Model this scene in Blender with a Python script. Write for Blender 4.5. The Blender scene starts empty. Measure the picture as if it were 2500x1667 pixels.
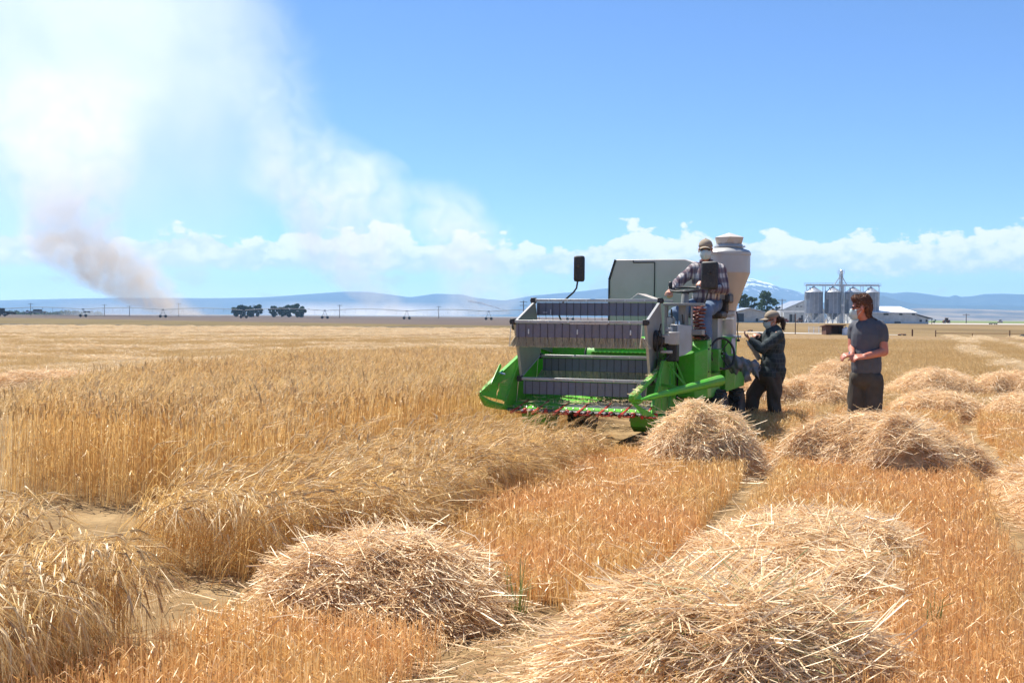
import bpy, bmesh, math, random
import numpy as np
from mathutils import Vector, Matrix, Euler

S = bpy.context.scene
C = S.collection
PI = math.pi
R_ = math.radians
random.seed(7)
RG = np.random.default_rng(7)

# ------------------------------------------------------------------ camera
EYE = 1.52
FPX = 2600.0
cam_d = bpy.data.cameras.new('camera')
cam = bpy.data.objects.new('camera', cam_d)
C.objects.link(cam)
cam_d.sensor_width = 36.0
cam_d.lens = FPX / 2500 * 36.0
cam_d.clip_start = 0.1
cam_d.clip_end = 30000
PITCH, ROLL = math.atan(60.8 / FPX), R_(0.42)
CAMROT = (Matrix.Rotation(PI / 2 - PITCH, 3, 'X') @ Matrix.Rotation(ROLL, 3, 'Z'))
cam.matrix_world = Matrix.Translation((0, 0, EYE)) @ CAMROT.to_4x4()
S.camera = cam

# ------------------------------------------------------------------ light
SUN_EL = R_(60)
SUN_DIR = Vector((-0.68, 0.74, 0)).normalized() * math.cos(SUN_EL) + Vector((0, 0, math.sin(SUN_EL)))
sun_d = bpy.data.lights.new('sun', 'SUN')
sun_d.energy = 5.0
sun_d.angle = R_(0.5)
sun_d.color = (1.0, 0.95, 0.86)
sun = bpy.data.objects.new('sun', sun_d)
C.objects.link(sun)
sun.location = (-30, 40, 60)
sun.rotation_euler = SUN_DIR.to_track_quat('Z', 'Y').to_euler()

W = bpy.data.worlds.new('World')
S.world = W
W.use_nodes = True
wn = W.node_tree.nodes
wl = W.node_tree.links
wn.clear()


def wnode(t, **kw):
    n = wn.new(t)
    for k, v in kw.items():
        setattr(n, k, v)
    return n


def wmath(op, a, b=None, clamp=False):
    n = wn.new('ShaderNodeMath')
    n.operation = op
    n.use_clamp = clamp
    for i, v in enumerate((a, b)):
        if v is None:
            continue
        if isinstance(v, (int, float)):
            n.inputs[i].default_value = v
        else:
            wl.new(v, n.inputs[i])
    return n.outputs[0]


def wstep(x, a, b):
    n = wn.new('ShaderNodeMapRange')
    n.interpolation_type = 'SMOOTHSTEP'
    wl.new(x, n.inputs[0])
    n.inputs[1].default_value = a
    n.inputs[2].default_value = b
    return n.outputs[0]


sky = wnode('ShaderNodeTexSky', sky_type='NISHITA')
sky.sun_disc = False
sky.sun_elevation = SUN_EL
sky.sun_rotation = math.atan2(SUN_DIR.x, SUN_DIR.y)
sky.altitude = 2500
sky.air_density = 1.0
sky.dust_density = 0.0
sky.ozone_density = 10.0
tc = wnode('ShaderNodeTexCoord')
sep = wnode('ShaderNodeSeparateXYZ')
wl.new(tc.outputs['Generated'], sep.inputs[0])
zz = sep.outputs[2]
mp = wnode('ShaderNodeMapping')
mp.inputs['Scale'].default_value = (1, 1, 1.7)
wl.new(tc.outputs['Generated'], mp.inputs[0])


def wnoise(scale, detail, rough, off, vec=None):
    m = wnode('ShaderNodeVectorMath', operation='ADD')
    wl.new(vec or mp.outputs[0], m.inputs[0])
    m.inputs[1].default_value = (off, off * .7, off * .3)
    n = wnode('ShaderNodeTexNoise')
    n.inputs['Scale'].default_value = scale
    n.inputs['Detail'].default_value = detail
    n.inputs['Roughness'].default_value = rough
    wl.new(m.outputs[0], n.inputs['Vector'])
    return n.outputs['Fac']


flat = wnode('ShaderNodeVectorMath', operation='MULTIPLY')
wl.new(tc.outputs['Generated'], flat.inputs[0])
flat.inputs[1].default_value = (1, 1, 0)
low = wnoise(7.0, 2.0, 0.5, 3.1, flat.outputs[0])
fine = wnoise(46.0, 6.0, 0.56, 1.7)
lump = wnoise(24.0, 2.0, 0.5, 5.2)
top = wmath('ADD', wmath('MULTIPLY', low, 0.095), 0.026)
rise = wmath('DIVIDE', wmath('SUBTRACT', top, zz), 0.013)
dens = wmath('ADD', rise, wmath('MULTIPLY', wmath('SUBTRACT', fine, 0.5), 3.6))
dens = wmath('ADD', dens, wmath('MULTIPLY', wmath('SUBTRACT', lump, 0.5), 3.2))
body = wstep(dens, 0.0, 0.45)
base_fade = wstep(wmath('ADD', zz, wmath('MULTIPLY', wmath('SUBTRACT', fine, .5), 0.022)), 0.036, 0.046)
cloud = wmath('MULTIPLY', body, base_fade)
# small broken clouds below the main band
small = wnoise(30.0, 5.0, 0.55, 9.3)
smallm = wmath('MULTIPLY', wstep(small, 0.56, 0.66), wmath('MULTIPLY', wstep(zz, 0.010, 0.020), wstep(zz, 0.050, 0.036)))
cloud = wmath('MAXIMUM', cloud, wmath('MULTIPLY', smallm, 0.75))
shade = wstep(wmath('ADD', wmath('MULTIPLY', wmath('SUBTRACT', zz, .046), 22.0), wmath('MULTIPLY', wmath('SUBTRACT', fine, .5), 2.6)), -0.15, 0.55)
ccol = wnode('ShaderNodeMix', data_type='RGBA')
wl.new(shade, ccol.inputs['Factor'])
ccol.inputs['A'].default_value = (0.62, 0.73, 0.88, 1)
ccol.inputs['B'].default_value = (1.0, 0.99, 0.97, 1)
bg_sky = wnode('ShaderNodeBackground')
bg_sky.inputs['Strength'].default_value = 0.098
wl.new(sky.outputs[0], bg_sky.inputs['Color'])
bg_cl = wnode('ShaderNodeBackground')
bg_cl.inputs['Strength'].default_value = 0.66
wl.new(ccol.outputs['Result'], bg_cl.inputs['Color'])
mixb = wnode('ShaderNodeMixShader')
wl.new(wmath('MULTIPLY', cloud, 0.84), mixb.inputs[0])
wl.new(bg_sky.outputs[0], mixb.inputs[1])
wl.new(bg_cl.outputs[0], mixb.inputs[2])
wo = wnode('ShaderNodeOutputWorld')
wl.new(mixb.outputs[0], wo.inputs['Surface'])

S.view_settings.view_transform = 'Standard'
S.view_settings.look = 'None'
S.view_settings.exposure = 0.88
S.view_settings.gamma = 1.0
S.render.engine = 'CYCLES'
S.cycles.max_bounces = 8
S.cycles.diffuse_bounces = 4
S.cycles.volume_bounces = 3
S.cycles.transparent_max_bounces = 8

# ------------------------------------------------------------------ helpers
CAMR = np.array(CAMROT)


def px(u, v, d):
    """the point seen at photo pixel (u, v) at distance d along the view"""
    r = CAMR @ np.array([(u - 1250) / FPX, -(v - 833.5) / FPX, -1.0])
    r = r / r[1]
    return Vector((r[0] * d, d, EYE + r[2] * d))


def gx(u, d):
    return px(u, 775, d).x


def hz(v, u, d):
    return px(u, v, d).z


ROWROOT = Vector((0.76, 11.7, 0))
ROWYAW = R_(-21)
RC, RS = math.cos(ROWYAW), math.sin(ROWYAW)


def row(x, y, z=0.0):
    return Vector((ROWROOT.x + RC * x - RS * y, ROWROOT.y + RS * x + RC * y, z))


def link(o, parent=None):
    C.objects.link(o)
    if parent is not None:
        o.parent = parent
    return o


def tag(o, label=None, cat=None, group=None, kind=None):
    if label:
        o['label'] = label
    if cat:
        o['category'] = cat
    if group:
        o['group'] = group
    if kind:
        o['kind'] = kind
    return o


def empty(name, loc=(0, 0, 0), rz=0.0):
    o = bpy.data.objects.new(name, None)
    o.empty_display_size = 0.2
    C.objects.link(o)
    o.location = loc
    o.rotation_euler = (0, 0, rz)
    return o


def copy_tree(o, parent=None):
    c = o.copy()
    C.objects.link(c)
    c.parent = parent
    for ch in list(o.children):
        copy_tree(ch, c)
    return c


class MB:
    def __init__(s):
        s.v = []
        s.f = []

    def add(s, vs, fs):
        n = len(s.v)
        s.v += [tuple(p) for p in vs]
        s.f += [tuple(i + n for i in f) for f in fs]
        return s

    def box(s, c, d, rot=None):
        x, y, z = d[0] / 2, d[1] / 2, d[2] / 2
        vs = [Vector(p) for p in ((-x, -y, -z), (x, -y, -z), (x, y, -z), (-x, y, -z), (-x, -y, z), (x, -y, z), (x, y, z), (-x, y, z))]
        if rot is not None:
            m = Euler(rot).to_matrix() if not isinstance(rot, Matrix) else rot
            vs = [m @ p for p in vs]
        c = Vector(c)
        return s.add([p + c for p in vs], [(0, 3, 2, 1), (4, 5, 6, 7), (0, 1, 5, 4), (1, 2, 6, 5), (2, 3, 7, 6), (3, 0, 4, 7)])

    def bar(s, a, b, w, h=None):
        """square bar from a to b"""
        a, b = Vector(a), Vector(b)
        d = b - a
        q = d.to_track_quat('Y', 'Z').to_matrix()
        return s.box((a + b) / 2, (w, d.length, h or w), q)

    def prism(s, poly, ax, a, b):
        """poly in the two axes other than ax, extruded from a to b along ax"""
        def mk(p, t):
            q = list(p)
            q.insert(ax, t)
            return q
        n = len(poly)
        vs = [mk(p, a) for p in poly] + [mk(p, b) for p in poly]
        fs = [tuple(range(n)), tuple(range(2 * n - 1, n - 1, -1))]
        fs += [(i, i + n, (i + 1) % n + n, (i + 1) % n) for i in range(n)]
        return s.add(vs, fs)

    def tube(s, pts, r, n=8, caps=True):
        pts = [Vector(p) for p in pts]
        rs = r if isinstance(r, (list, tuple)) else [r] * len(pts)
        vs = []
        up = None
        for i, p in enumerate(pts):
            t = (pts[min(i + 1, len(pts) - 1)] - pts[max(i - 1, 0)]).normalized()
            if up is None:
                up = t.orthogonal().normalized()
            up = (up - t * up.dot(t))
            up = up.normalized() if up.length > 1e-6 else t.orthogonal().normalized()
            w = t.cross(up)
            for k in range(n):
                a = 2 * PI * k / n
                vs.append(p + (up * math.cos(a) + w * math.sin(a)) * rs[i])
        fs = []
        for i in range(len(pts) - 1):
            for k in range(n):
                a = i * n + k
                b = i * n + (k + 1) % n
                fs.append((a, b, b + n, a + n))
        if caps:
            fs.append(tuple(range(n - 1, -1, -1)))
            m = (len(pts) - 1) * n
            fs.append(tuple(range(m, m + n)))
        return s.add(vs, fs)

    def lathe(s, prof, c, n=24, axis='Z', phase=0.0):
        c = Vector(c)
        vs = []
        for r, h in prof:
            for k in range(n):
                a = 2 * PI * k / n + phase
                p = (r * math.cos(a), r * math.sin(a), h)
                if axis == 'X':
                    p = (h, r * math.cos(a), r * math.sin(a))
                elif axis == 'Y':
                    p = (r * math.cos(a), h, r * math.sin(a))
                vs.append(c + Vector(p))
        fs = []
        for i in range(len(prof) - 1):
            for k in range(n):
                a = i * n + k
                b = i * n + (k + 1) % n
                fs.append((a, b, b + n, a + n))
        fs.append(tuple(range(n - 1, -1, -1)))
        m = (len(prof) - 1) * n
        fs.append(tuple(range(m, m + n)))
        return s.add(vs, fs)

    def torus(s, c, R, r, n=32, m=8, rot=None):
        q = Euler(rot or (0, 0, 0)).to_matrix()
        c = Vector(c)
        vs = []
        for i in range(n):
            a = 2 * PI * i / n
            for k in range(m):
                b = 2 * PI * k / m
                vs.append(c + q @ Vector(((R + r * math.cos(b)) * math.cos(a), (R + r * math.cos(b)) * math.sin(a), r * math.sin(b))))
        fs = [(i * m + k, ((i + 1) % n) * m + k, ((i + 1) % n) * m + (k + 1) % m, i * m + (k + 1) % m) for i in range(n) for k in range(m)]
        return s.add(vs, fs)

    def build(s, name, mat, parent=None, bevel=0.0, smooth=True, ang=35, fixn=True):
        me = bpy.data.meshes.new(name)
        me.from_pydata(s.v, [], s.f)
        if fixn:
            bm = bmesh.new()
            bm.from_mesh(me)
            bmesh.ops.recalc_face_normals(bm, faces=bm.faces)
            bm.to_mesh(me)
            bm.free()
        if smooth:
            me.shade_smooth()
            me.set_sharp_from_angle(angle=R_(ang))
        me.materials.append(mat)
        o = bpy.data.objects.new(name, me)
        link(o, parent)
        if bevel:
            b = o.modifiers.new('bevel', 'BEVEL')
            b.width = bevel
            b.segments = 2
            b.limit_method = 'ANGLE'
            b.angle_limit = R_(40)
        return o


def fast_mesh(name, verts, faces, mat, parent=None):
    """verts (n,3) and equal-sized faces (m,k) straight into a mesh"""
    me = bpy.data.meshes.new(name)
    verts = np.asarray(verts, np.float32)
    faces = np.asarray(faces, np.int32)
    m, k = faces.shape
    me.vertices.add(len(verts))
    me.vertices.foreach_set('co', verts.ravel())
    me.loops.add(m * k)
    me.loops.foreach_set('vertex_index', faces.ravel())
    me.polygons.add(m)
    me.polygons.foreach_set('loop_start', np.arange(0, m * k, k, dtype=np.int32))
    me.update(calc_edges=True)
    me.validate()
    if mat is not None:
        me.materials.append(mat)
    if name is None:
        return me
    o = bpy.data.objects.new(name, me)
    if parent != 'none':
        link(o, parent)
    return o


# ------------------------------------------------------------------ materials
class Nodes:
    def __init__(s, name):
        s.m = bpy.data.materials.new(name)
        s.m.use_nodes = True
        s.n = s.m.node_tree.nodes
        s.l = s.m.node_tree.links
        s.n.clear()
        s.out = s.n.new('ShaderNodeOutputMaterial')

    def new(s, t, **kw):
        n = s.n.new(t)
        for k, v in kw.items():
            setattr(n, k, v)
        return n

    def set(s, sock, v):
        if hasattr(v, 'links'):
            s.l.new(v, sock)
        elif isinstance(v, (tuple, list)) and len(v) == 3 and sock.type == 'RGBA':
            sock.default_value = (*v, 1)
        else:
            sock.default_value = v

    def math(s, op, a, b=None, c=None, clamp=False):
        n = s.new('ShaderNodeMath', operation=op)
        n.use_clamp = clamp
        for i, v in enumerate((a, b, c)):
            if v is not None:
                s.set(n.inputs[i], v)
        return n.outputs[0]

    def noise(s, scale, detail=3, rough=.5, vec=None, dist=0.0, out='Fac'):
        n = s.new('ShaderNodeTexNoise')
        n.inputs['Scale'].default_value = scale
        n.inputs['Detail'].default_value = detail
        n.inputs['Roughness'].default_value = rough
        n.inputs['Distortion'].default_value = dist
        if vec is not None:
            s.l.new(vec, n.inputs['Vector'])
        return n.outputs[out]

    def mapr(s, x, a, b, c=0.0, d=1.0, smooth=True):
        n = s.new('ShaderNodeMapRange')
        n.interpolation_type = 'SMOOTHSTEP' if smooth else 'LINEAR'
        s.set(n.inputs[0], x)
        for i, v in enumerate((a, b, c, d)):
            n.inputs[i + 1].default_value = v
        return n.outputs[0]

    def mix(s, f, a, b):
        n = s.new('ShaderNodeMix', data_type='RGBA')
        s.set(n.inputs['Factor'], f)
        s.set(n.inputs['A'], a)
        s.set(n.inputs['B'], b)
        return n.outputs['Result']

    def ramp(s, f, stops, interp='LINEAR'):
        n = s.new('ShaderNodeValToRGB')
        cr = n.color_ramp
        cr.interpolation = interp
        while len(cr.elements) < len(stops):
            cr.elements.new(0.5)
        for e, (p, c) in zip(cr.elements, stops):
            e.position = p
            e.color = (*c, 1) if len(c) == 3 else c
        s.set(n.inputs[0], f)
        return n.outputs[0]

    def coord(s, which='Object'):
        return s.new('ShaderNodeTexCoord').outputs[which]

    def bump(s, h, strength=.3, dist=.01):
        n = s.new('ShaderNodeBump')
        n.inputs['Strength'].default_value = strength
        n.inputs['Distance'].default_value = dist
        s.l.new(h, n.inputs['Height'])
        return n.outputs[0]

    def bsdf(s, col, rough=.6, metal=0.0, normal=None, spec=.5, **kw):
        p = s.new('ShaderNodeBsdfPrincipled')
        s.set(p.inputs['Base Color'], col)
        s.set(p.inputs['Roughness'], rough)
        s.set(p.inputs['Metallic'], metal)
        s.set(p.inputs['Specular IOR Level'], spec)
        if normal is not None:
            s.l.new(normal, p.inputs['Normal'])
        for k, v in kw.items():
            s.set(p.inputs[k], v)
        s.l.new(p.outputs[0], s.out.inputs['Surface'])
        return s.m


def paint(name, col, rough=.4, metal=0.0, dust=.25, wear=.15, scale=6.0, dustcol=(.46, .37, .25), bump=.05, spec=.5):
    """painted or bare metal / plastic with blotches, dust and fine unevenness"""
    n = Nodes(name)
    v = n.coord()
    big = n.noise(scale, 5, .6, v)
    fine = n.noise(scale * 9, 3, .6, v)
    c = n.mix(n.mapr(big, .35, .7), col, tuple(min(1, x * (1 - wear)) for x in col))
    d = n.math('MULTIPLY', n.mapr(n.math('ADD', n.math('MULTIPLY', big, .6), n.math('MULTIPLY', fine, .4)), .42, .72), dust)
    c = n.mix(d, c, dustcol)
    r = n.math('ADD', n.math('MULTIPLY', d, .5), rough, clamp=True)
    return n.bsdf(c, r, metal, n.bump(fine, bump, .004), spec)


def strawmat(name, stops, transl=.35, gloss=.12, rough=.45, patch=None):
    """dry stalks: colour by stalk, light passes through the thin walls"""
    n = Nodes(name)
    g = n.new('ShaderNodeNewGeometry')
    oi = n.new('ShaderNodeObjectInfo')
    f = n.math('ADD', n.math('MULTIPLY', g.outputs['Random Per Island'], .85), n.math('MULTIPLY', oi.outputs['Random'], .15))
    c = n.ramp(f, stops)
    if patch:
        w = n.noise(patch[0], 3, .5, g.outputs['Position'])
        c = n.mix(n.math('MULTIPLY', n.mapr(w, .40, .62), patch[2]), c, patch[1])
    d = n.new('ShaderNodeBsdfDiffuse')
    n.l.new(c, d.inputs[0])
    t = n.new('ShaderNodeBsdfTranslucent')
    n.l.new(c, t.inputs[0])
    m1 = n.new('ShaderNodeMixShader')
    m1.inputs[0].default_value = transl
    n.l.new(d.outputs[0], m1.inputs[1])
    n.l.new(t.outputs[0], m1.inputs[2])
    gl = n.new('ShaderNodeBsdfGlossy')
    gl.inputs['Roughness'].default_value = rough
    gl.inputs[0].default_value = (1, .95, .85, 1)
    m2 = n.new('ShaderNodeMixShader')
    m2.inputs[0].default_value = gloss
    n.l.new(m1.outputs[0], m2.inputs[1])
    n.l.new(gl.outputs[0], m2.inputs[2])
    n.l.new(m2.outputs[0], n.out.inputs['Surface'])
    return n.m


M = {}
M['straw'] = strawmat('straw', [(0, (.50, .31, .14)), (.25, (.75, .52, .28)), (.6, (.88, .67, .41)), (1, (.94, .81, .58))], .35, .06)
M['green_straw'] = strawmat('green_straw', [(0, (.22, .26, .09)), (1, (.45, .45, .20))], .3, .1)
M['stubble'] = strawmat('stubble', [(0, (.48, .27, .09)), (.4, (.73, .45, .16)), (.8, (.84, .59, .26)), (1, (.92, .75, .44))], .42, .07, patch=(.8, (.77, .42, .18), .50))
M['stubble_far'] = strawmat('stubble_far', [(0, (.50, .32, .12)), (.5, (.70, .48, .20)), (1, (.86, .68, .40))], .35, .05, patch=(.16, (.60, .38, .14), .6))
M['barley'] = strawmat('barley', [(0, (.44, .24, .07)), (.4, (.74, .48, .18)), (.8, (.86, .62, .27)), (1, (.93, .76, .44))], .46, .06)
M['ear'] = strawmat('ear', [(0, (.44, .29, .12)), (.5, (.70, .50, .25)), (1, (.88, .71, .43))], .42, .05)
M['ear_pale'] = strawmat('ear_pale', [(0, (.34, .22, .10)), (.5, (.62, .44, .23)), (1, (.88, .73, .48))], .35, .05)
M['lodged'] = strawmat('lodged', [(0, (.44, .25, .08)), (.4, (.70, .45, .16)), (.8, (.82, .58, .25)), (1, (.90, .72, .42))], .36, .07)
M['green'] = paint('green_paint', (.085, .45, .024), .36, dust=.30, wear=.2, dustcol=(.42, .40, .20), scale=4)
M['greendark'] = paint('green_paint_worn', (.07, .40, .02), .5, dust=.3, wear=.2)
M['grey'] = paint('grey_paint', (.25, .255, .245), .38, dust=.25)
M['greymetal'] = paint('grey_metal', (.43, .43, .42), .34, metal=.25, dust=.25)
M['boxgrey'] = paint('light_grey_panel', (.52, .475, .425), .5, dust=.2, wear=.06, scale=3)
M['hopper'] = paint('hopper_metal', (.45, .45, .44), .42, metal=.3, dust=.15, wear=.08, scale=3)
M['black'] = paint('black_plastic', (.018, .018, .02), .5, dust=.12)
M['rubber'] = paint('rubber', (.022, .022, .022), .75, dust=.35)
M['bat'] = paint('bat_board', (.165, .165, .215), .6, dust=.22, wear=.2, scale=9)
M['red'] = paint('red_paint', (.48, .03, .022), .4, dust=.2)
M['copper'] = paint('red_hose', (.22, .05, .03), .4, dust=.1)
M['steel'] = paint('steel', (.62, .62, .62), .28, metal=.9, dust=.15)
M['bristle'] = strawmat('bristle', [(0, (.40, .36, .27)), (1, (.74, .68, .55))], .4, .05)
M['paper'] = paint('paper', (.66, .63, .66), .8, dust=.05)
M['sheet'] = paint('plastic_sheet', (.21, .22, .24), .30, dust=.15, scale=14, bump=.3)

# ------------------------------------------------------------------ ground and fields
def sheet(name, pts, z, mat, kind='structure'):
    me = bpy.data.meshes.new(name)
    me.from_pydata([(p[0], p[1], z) for p in pts], [], [tuple(range(len(pts)))])
    me.materials.append(mat)
    o = link(bpy.data.objects.new(name, me))
    o['kind'] = kind
    if me.polygons[0].normal.z < 0:
        me.flip_normals()
    return o


def soil(name, cols, scale, streak=None, fine=14.0, rough=.95):
    n = Nodes(name)
    g = n.new('ShaderNodeNewGeometry').outputs['Position']
    mpn = n.new('ShaderNodeMapping')
    n.l.new(g, mpn.inputs[0])
    mpn.inputs['Rotation'].default_value = (0, 0, -ROWYAW if streak else 0)
    mpn.inputs['Scale'].default_value = (streak or (1, 1)) + (1,)
    a = n.noise(scale, 6, .6, mpn.outputs[0])
    b = n.noise(fine, 4, .65, g)
    f = n.math('ADD', n.math('MULTIPLY', a, .7), n.math('MULTIPLY', b, .3))
    k = len(cols)
    c = n.ramp(n.mapr(f, .32, .68, smooth=False), [(i / (k - 1), c) for i, c in enumerate(cols)])
    return n.bsdf(c, rough, 0, n.bump(b, .6, .03), .1)


M['soil'] = soil('field_soil', [(.13, .085, .042), (.25, .165, .08), (.38, .265, .135)], 2.2)
M['plain'] = soil('plain', [(.17, .13, .08), (.26, .20, .12), (.30, .24, .13)], .004, None, .05)
M['brown'] = soil('brown_field', [(.085, .065, .052), (.11, .083, .066), (.135, .10, .078)], .02, (1, .2), .6)
M['olive'] = soil('dry_grass', [(.10, .075, .03), (.15, .11, .045), (.19, .14, .06)], .12, (1, .25), 2.0)
M['pasture'] = soil('pasture', [(.13, .09, .04), (.20, .135, .06), (.27, .185, .085)], .05, (1, .3), 1.2)
M['ash'] = soil('ash', [(.03, .03, .03), (.09, .085, .08), (.16, .14, .12)], .5, None, 3)
M['gravel'] = soil('gravel', [(.34, .32, .30), (.46, .43, .40), (.55, .52, .47)], .6, None, 6)
M['greenfield'] = soil('green_field', [(.10, .15, .04), (.15, .19, .06), (.2, .22, .08)], .03, None, .5)

ground = sheet('ground', [(8500 * math.cos(a), 8500 * math.sin(a)) for a in np.linspace(0, 2 * PI, 64, endpoint=False)], -.05, M['plain'])


def band(name, edge_near, edge_far, z, mat):
    """strip of land between two edges given as (photo column, distance)"""
    a = [(gx(u, d), d) for u, d in edge_near]
    b = [(gx(u, d), d) for u, d in edge_far]
    return sheet(name, a + b[::-1], z, mat)


FAR_EDGE = [(-900, 128), (0, 131), (640, 136), (1150, 134), (1500, 120), (1900, 104), (2300, 98), (3400, 92)]
sheet('barley_field', [(-60, -12), (60, -12)] + [(gx(u, d), d) for u, d in FAR_EDGE[::-1]], -.004, M['soil'])
band('fallow_strip', FAR_EDGE[:5], [(-900, 360), (0, 345), (600, 226), (1150, 182), (1500, 168)], -.012, M['olive'])
band('burnt_line', [(-900, 137), (0, 139), (330, 141), (640, 140)], [(-900, 147), (0, 148), (330, 146), (640, 142)], -.008, M['ash'])
band('burnt_line', [(660, 141), (900, 142), (1150, 138), (1260, 134)], [(660, 143), (900, 147), (1150, 146), (1260, 138)], -.008, M['ash'])
band('brown_field', [(-1400, 360), (0, 345), (600, 226), (1150, 182), (1700, 168)], [(-3000, 1900), (500, 1900), (1900, 1900)], -.020, M['brown'])
band('pasture', [(1500, 120), (1900, 104), (2300, 98), (3400, 92)], [(1500, 372), (1900, 372), (2300, 372), (3400, 372)], -.016, M['pasture'])
band('gravel_track', [(1500, 126), (1760, 118), (1960, 109), (2200, 104)], [(1500, 134), (1760, 126), (1960, 115), (2200, 106)], -.010, M['gravel'])
band('farm_yard', [(1500, 372), (2600, 372)], [(1500, 460), (2600, 460)], -.024, M['gravel'])
band('green_field', [(2200, 560), (2900, 520)], [(2200, 1500), (2900, 1500)], -.028, M['greenfield'])


# ------------------------------------------------------------------ stalks as ribbons
class RB:
    """narrow ribbons collected into one quad mesh"""

    def __init__(s):
        s.v = []
        s.f = []
        s.n = 0
        s.mi = []
        s.cur = 0

    def rib(s, pts, w, side=None, taper=1.0):
        pts = np.asarray(pts, float)
        k = len(pts)
        if side is None:
            d = pts[-1] - pts[0]
            r = RG.normal(size=3)
            side = np.cross(d, r)
            side = side / (np.linalg.norm(side) + 1e-9)
        ws = np.linspace(1, taper, k)[:, None] * w * .5
        v = np.empty((2 * k, 3))
        v[0::2] = pts - side * ws
        v[1::2] = pts + side * ws
        s.v.append(v)
        i = np.arange(k - 1) * 2 + s.n
        s.f.append(np.stack([i, i + 1, i + 3, i + 2], 1))
        s.mi += [s.cur] * (k - 1)
        s.n += 2 * k

    def mesh(s, name, mat, second=None):
        me_o = fast_mesh(name, np.concatenate(s.v), np.concatenate(s.f), mat, 'none')
        if second is not None:
            me_o.data.materials.append(second)
            me_o.data.polygons.foreach_set('material_index', np.array(s.mi, np.int32))
        return me_o


def dirv(az, tilt):
    return np.array([math.cos(az) * math.sin(tilt), math.sin(az) * math.sin(tilt), math.cos(tilt)])


def stubble_tile(n, size, h0, hs, leaf=.5, litter=10, mat='stubble'):
    rb = RB()
    for i in range(n):
        # drilled in rows 15 cm apart
        x = RG.uniform(-.5, .5) * size
        y = RG.uniform(-.5, .5) * size
        x = max(-size / 2, min(size / 2, x))
        h = max(.05, h0 + RG.normal(0, hs))
        d = dirv(RG.uniform(0, 6.28), abs(RG.normal(0, .13)))
        p = np.array([x, y, -.01])
        rb.rib([p, p + d * h * .5 + RG.normal(0, .004, 3), p + d * h], RG.uniform(.0028, .0044))
        if RG.random() < leaf:
            az = RG.uniform(0, 6.28)
            b = p + d * h * RG.uniform(.3, .95)
            L = RG.uniform(.05, .13)
            o = np.array([math.cos(az), math.sin(az), 0])
            rb.rib([b, b + o * L * .4 + np.array([0, 0, L * .35]), b + o * L * .8 + np.array([0, 0, L * .1]), b + o * L - np.array([0, 0, L * .4])], .006, None, .2)
    for i in range(litter):
        p = np.array([RG.uniform(-.5, .5) * size, RG.uniform(-.5, .5) * size, RG.uniform(.01, .05)])
        d = dirv(RG.uniform(0, 6.28), RG.uniform(1.3, 1.65))
        rb.rib([p, p + d * RG.uniform(.08, .3)], .005)
    return rb.mesh('stubble_clump', M[mat])


def plant(rb, p, h, lean_az, lean, droop, headlen=.085, awn=.11, nawn=9, curve=0.0, leaf=1, expo=None):
    """one bearded barley plant; lean and droop bend the stem over"""
    k = 6 if droop > .7 else 5
    pts = [np.array(p, float)]
    t = lean
    stem = h / (k - 1)
    for i in range(1, k):
        tt = t + droop * (i / (k - 1)) ** (expo or (1.6 if droop < .7 else 1.2))
        az = lean_az + RG.normal(0, .05)
        pts.append(pts[-1] + dirv(az, tt) * stem)
    rb.rib(pts, RG.uniform(.0035, .005))
    tip = pts[-1]
    d = pts[-1] - pts[-2]
    d = d / np.linalg.norm(d)
    d2 = d + np.array([math.cos(lean_az) * .5, math.sin(lean_az) * .5, -.45 - curve])
    d2 = d2 / np.linalg.norm(d2)
    m = tip + d * headlen * .45
    e = m + d2 * headlen * .55
    s1 = np.cross(d, RG.normal(size=3))
    s1 /= np.linalg.norm(s1)
    s2 = np.cross(d, s1)
    rb.cur = 1
    for sd in (s1, s2):
        hv = np.array([tip, tip + d * headlen * .2, m, e])
        rb.rib(hv, .0135, sd, .55)
    rb.cur = 0
    for i in range(nawn):
        f = RG.uniform(0, 1)
        b = tip + (m - tip) * min(1, f * 2) if f < .5 else m + (e - m) * (f * 2 - 1)
        dd = d2 + RG.normal(0, .20, 3)
        dd /= np.linalg.norm(dd)
        L = awn * RG.uniform(.7, 1.25)
        rb.rib([b, b + dd * L], .0017, None, .3)
    for i in range(leaf):
        j = RG.integers(1, k - 1)
        b = pts[j]
        az = RG.uniform(0, 6.28)
        L = RG.uniform(.10, .2)
        o = np.array([math.cos(az), math.sin(az), 0])
        rb.rib([b, b + o * L * .35 + np.array([0, 0, L * .3]), b + o * L * .7, b + o * L * .85 - np.array([0, 0, L * .5])], .007, None, .2)


def barley_clump(n, size, h0):
    rb = RB()
    for i in range(n):
        p = (RG.uniform(-.5, .5) * size, RG.uniform(-.5, .5) * size, -.01)
        plant(rb, p, h0 * RG.uniform(.84, 1.06), RG.normal(.2, 1.2), abs(RG.normal(0, .05)), RG.uniform(.0, .16), nawn=7, curve=RG.uniform(-.6, .5), awn=.085)
    return rb.mesh('barley_clump', M['barley'], M['ear'])


def lodged_clump(n, size, over=1.25, h=(.72, .98)):
    """plants blown over towards local +x"""
    rb = RB()
    for i in range(n):
        p = (RG.uniform(-.5, .5) * size, RG.uniform(-.5, .5) * size, -.01)
        dr = RG.uniform(over * .75, over * 1.2) if RG.random() < .85 else RG.uniform(.3, .8)
        plant(rb, p, RG.uniform(*h), RG.normal(0, .30), abs(RG.normal(.18, .10)), dr, awn=.13, nawn=12, curve=RG.uniform(-.3, .4))
    return rb.mesh('lodged_clump', M['lodged'], M['ear_pale'])


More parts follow.
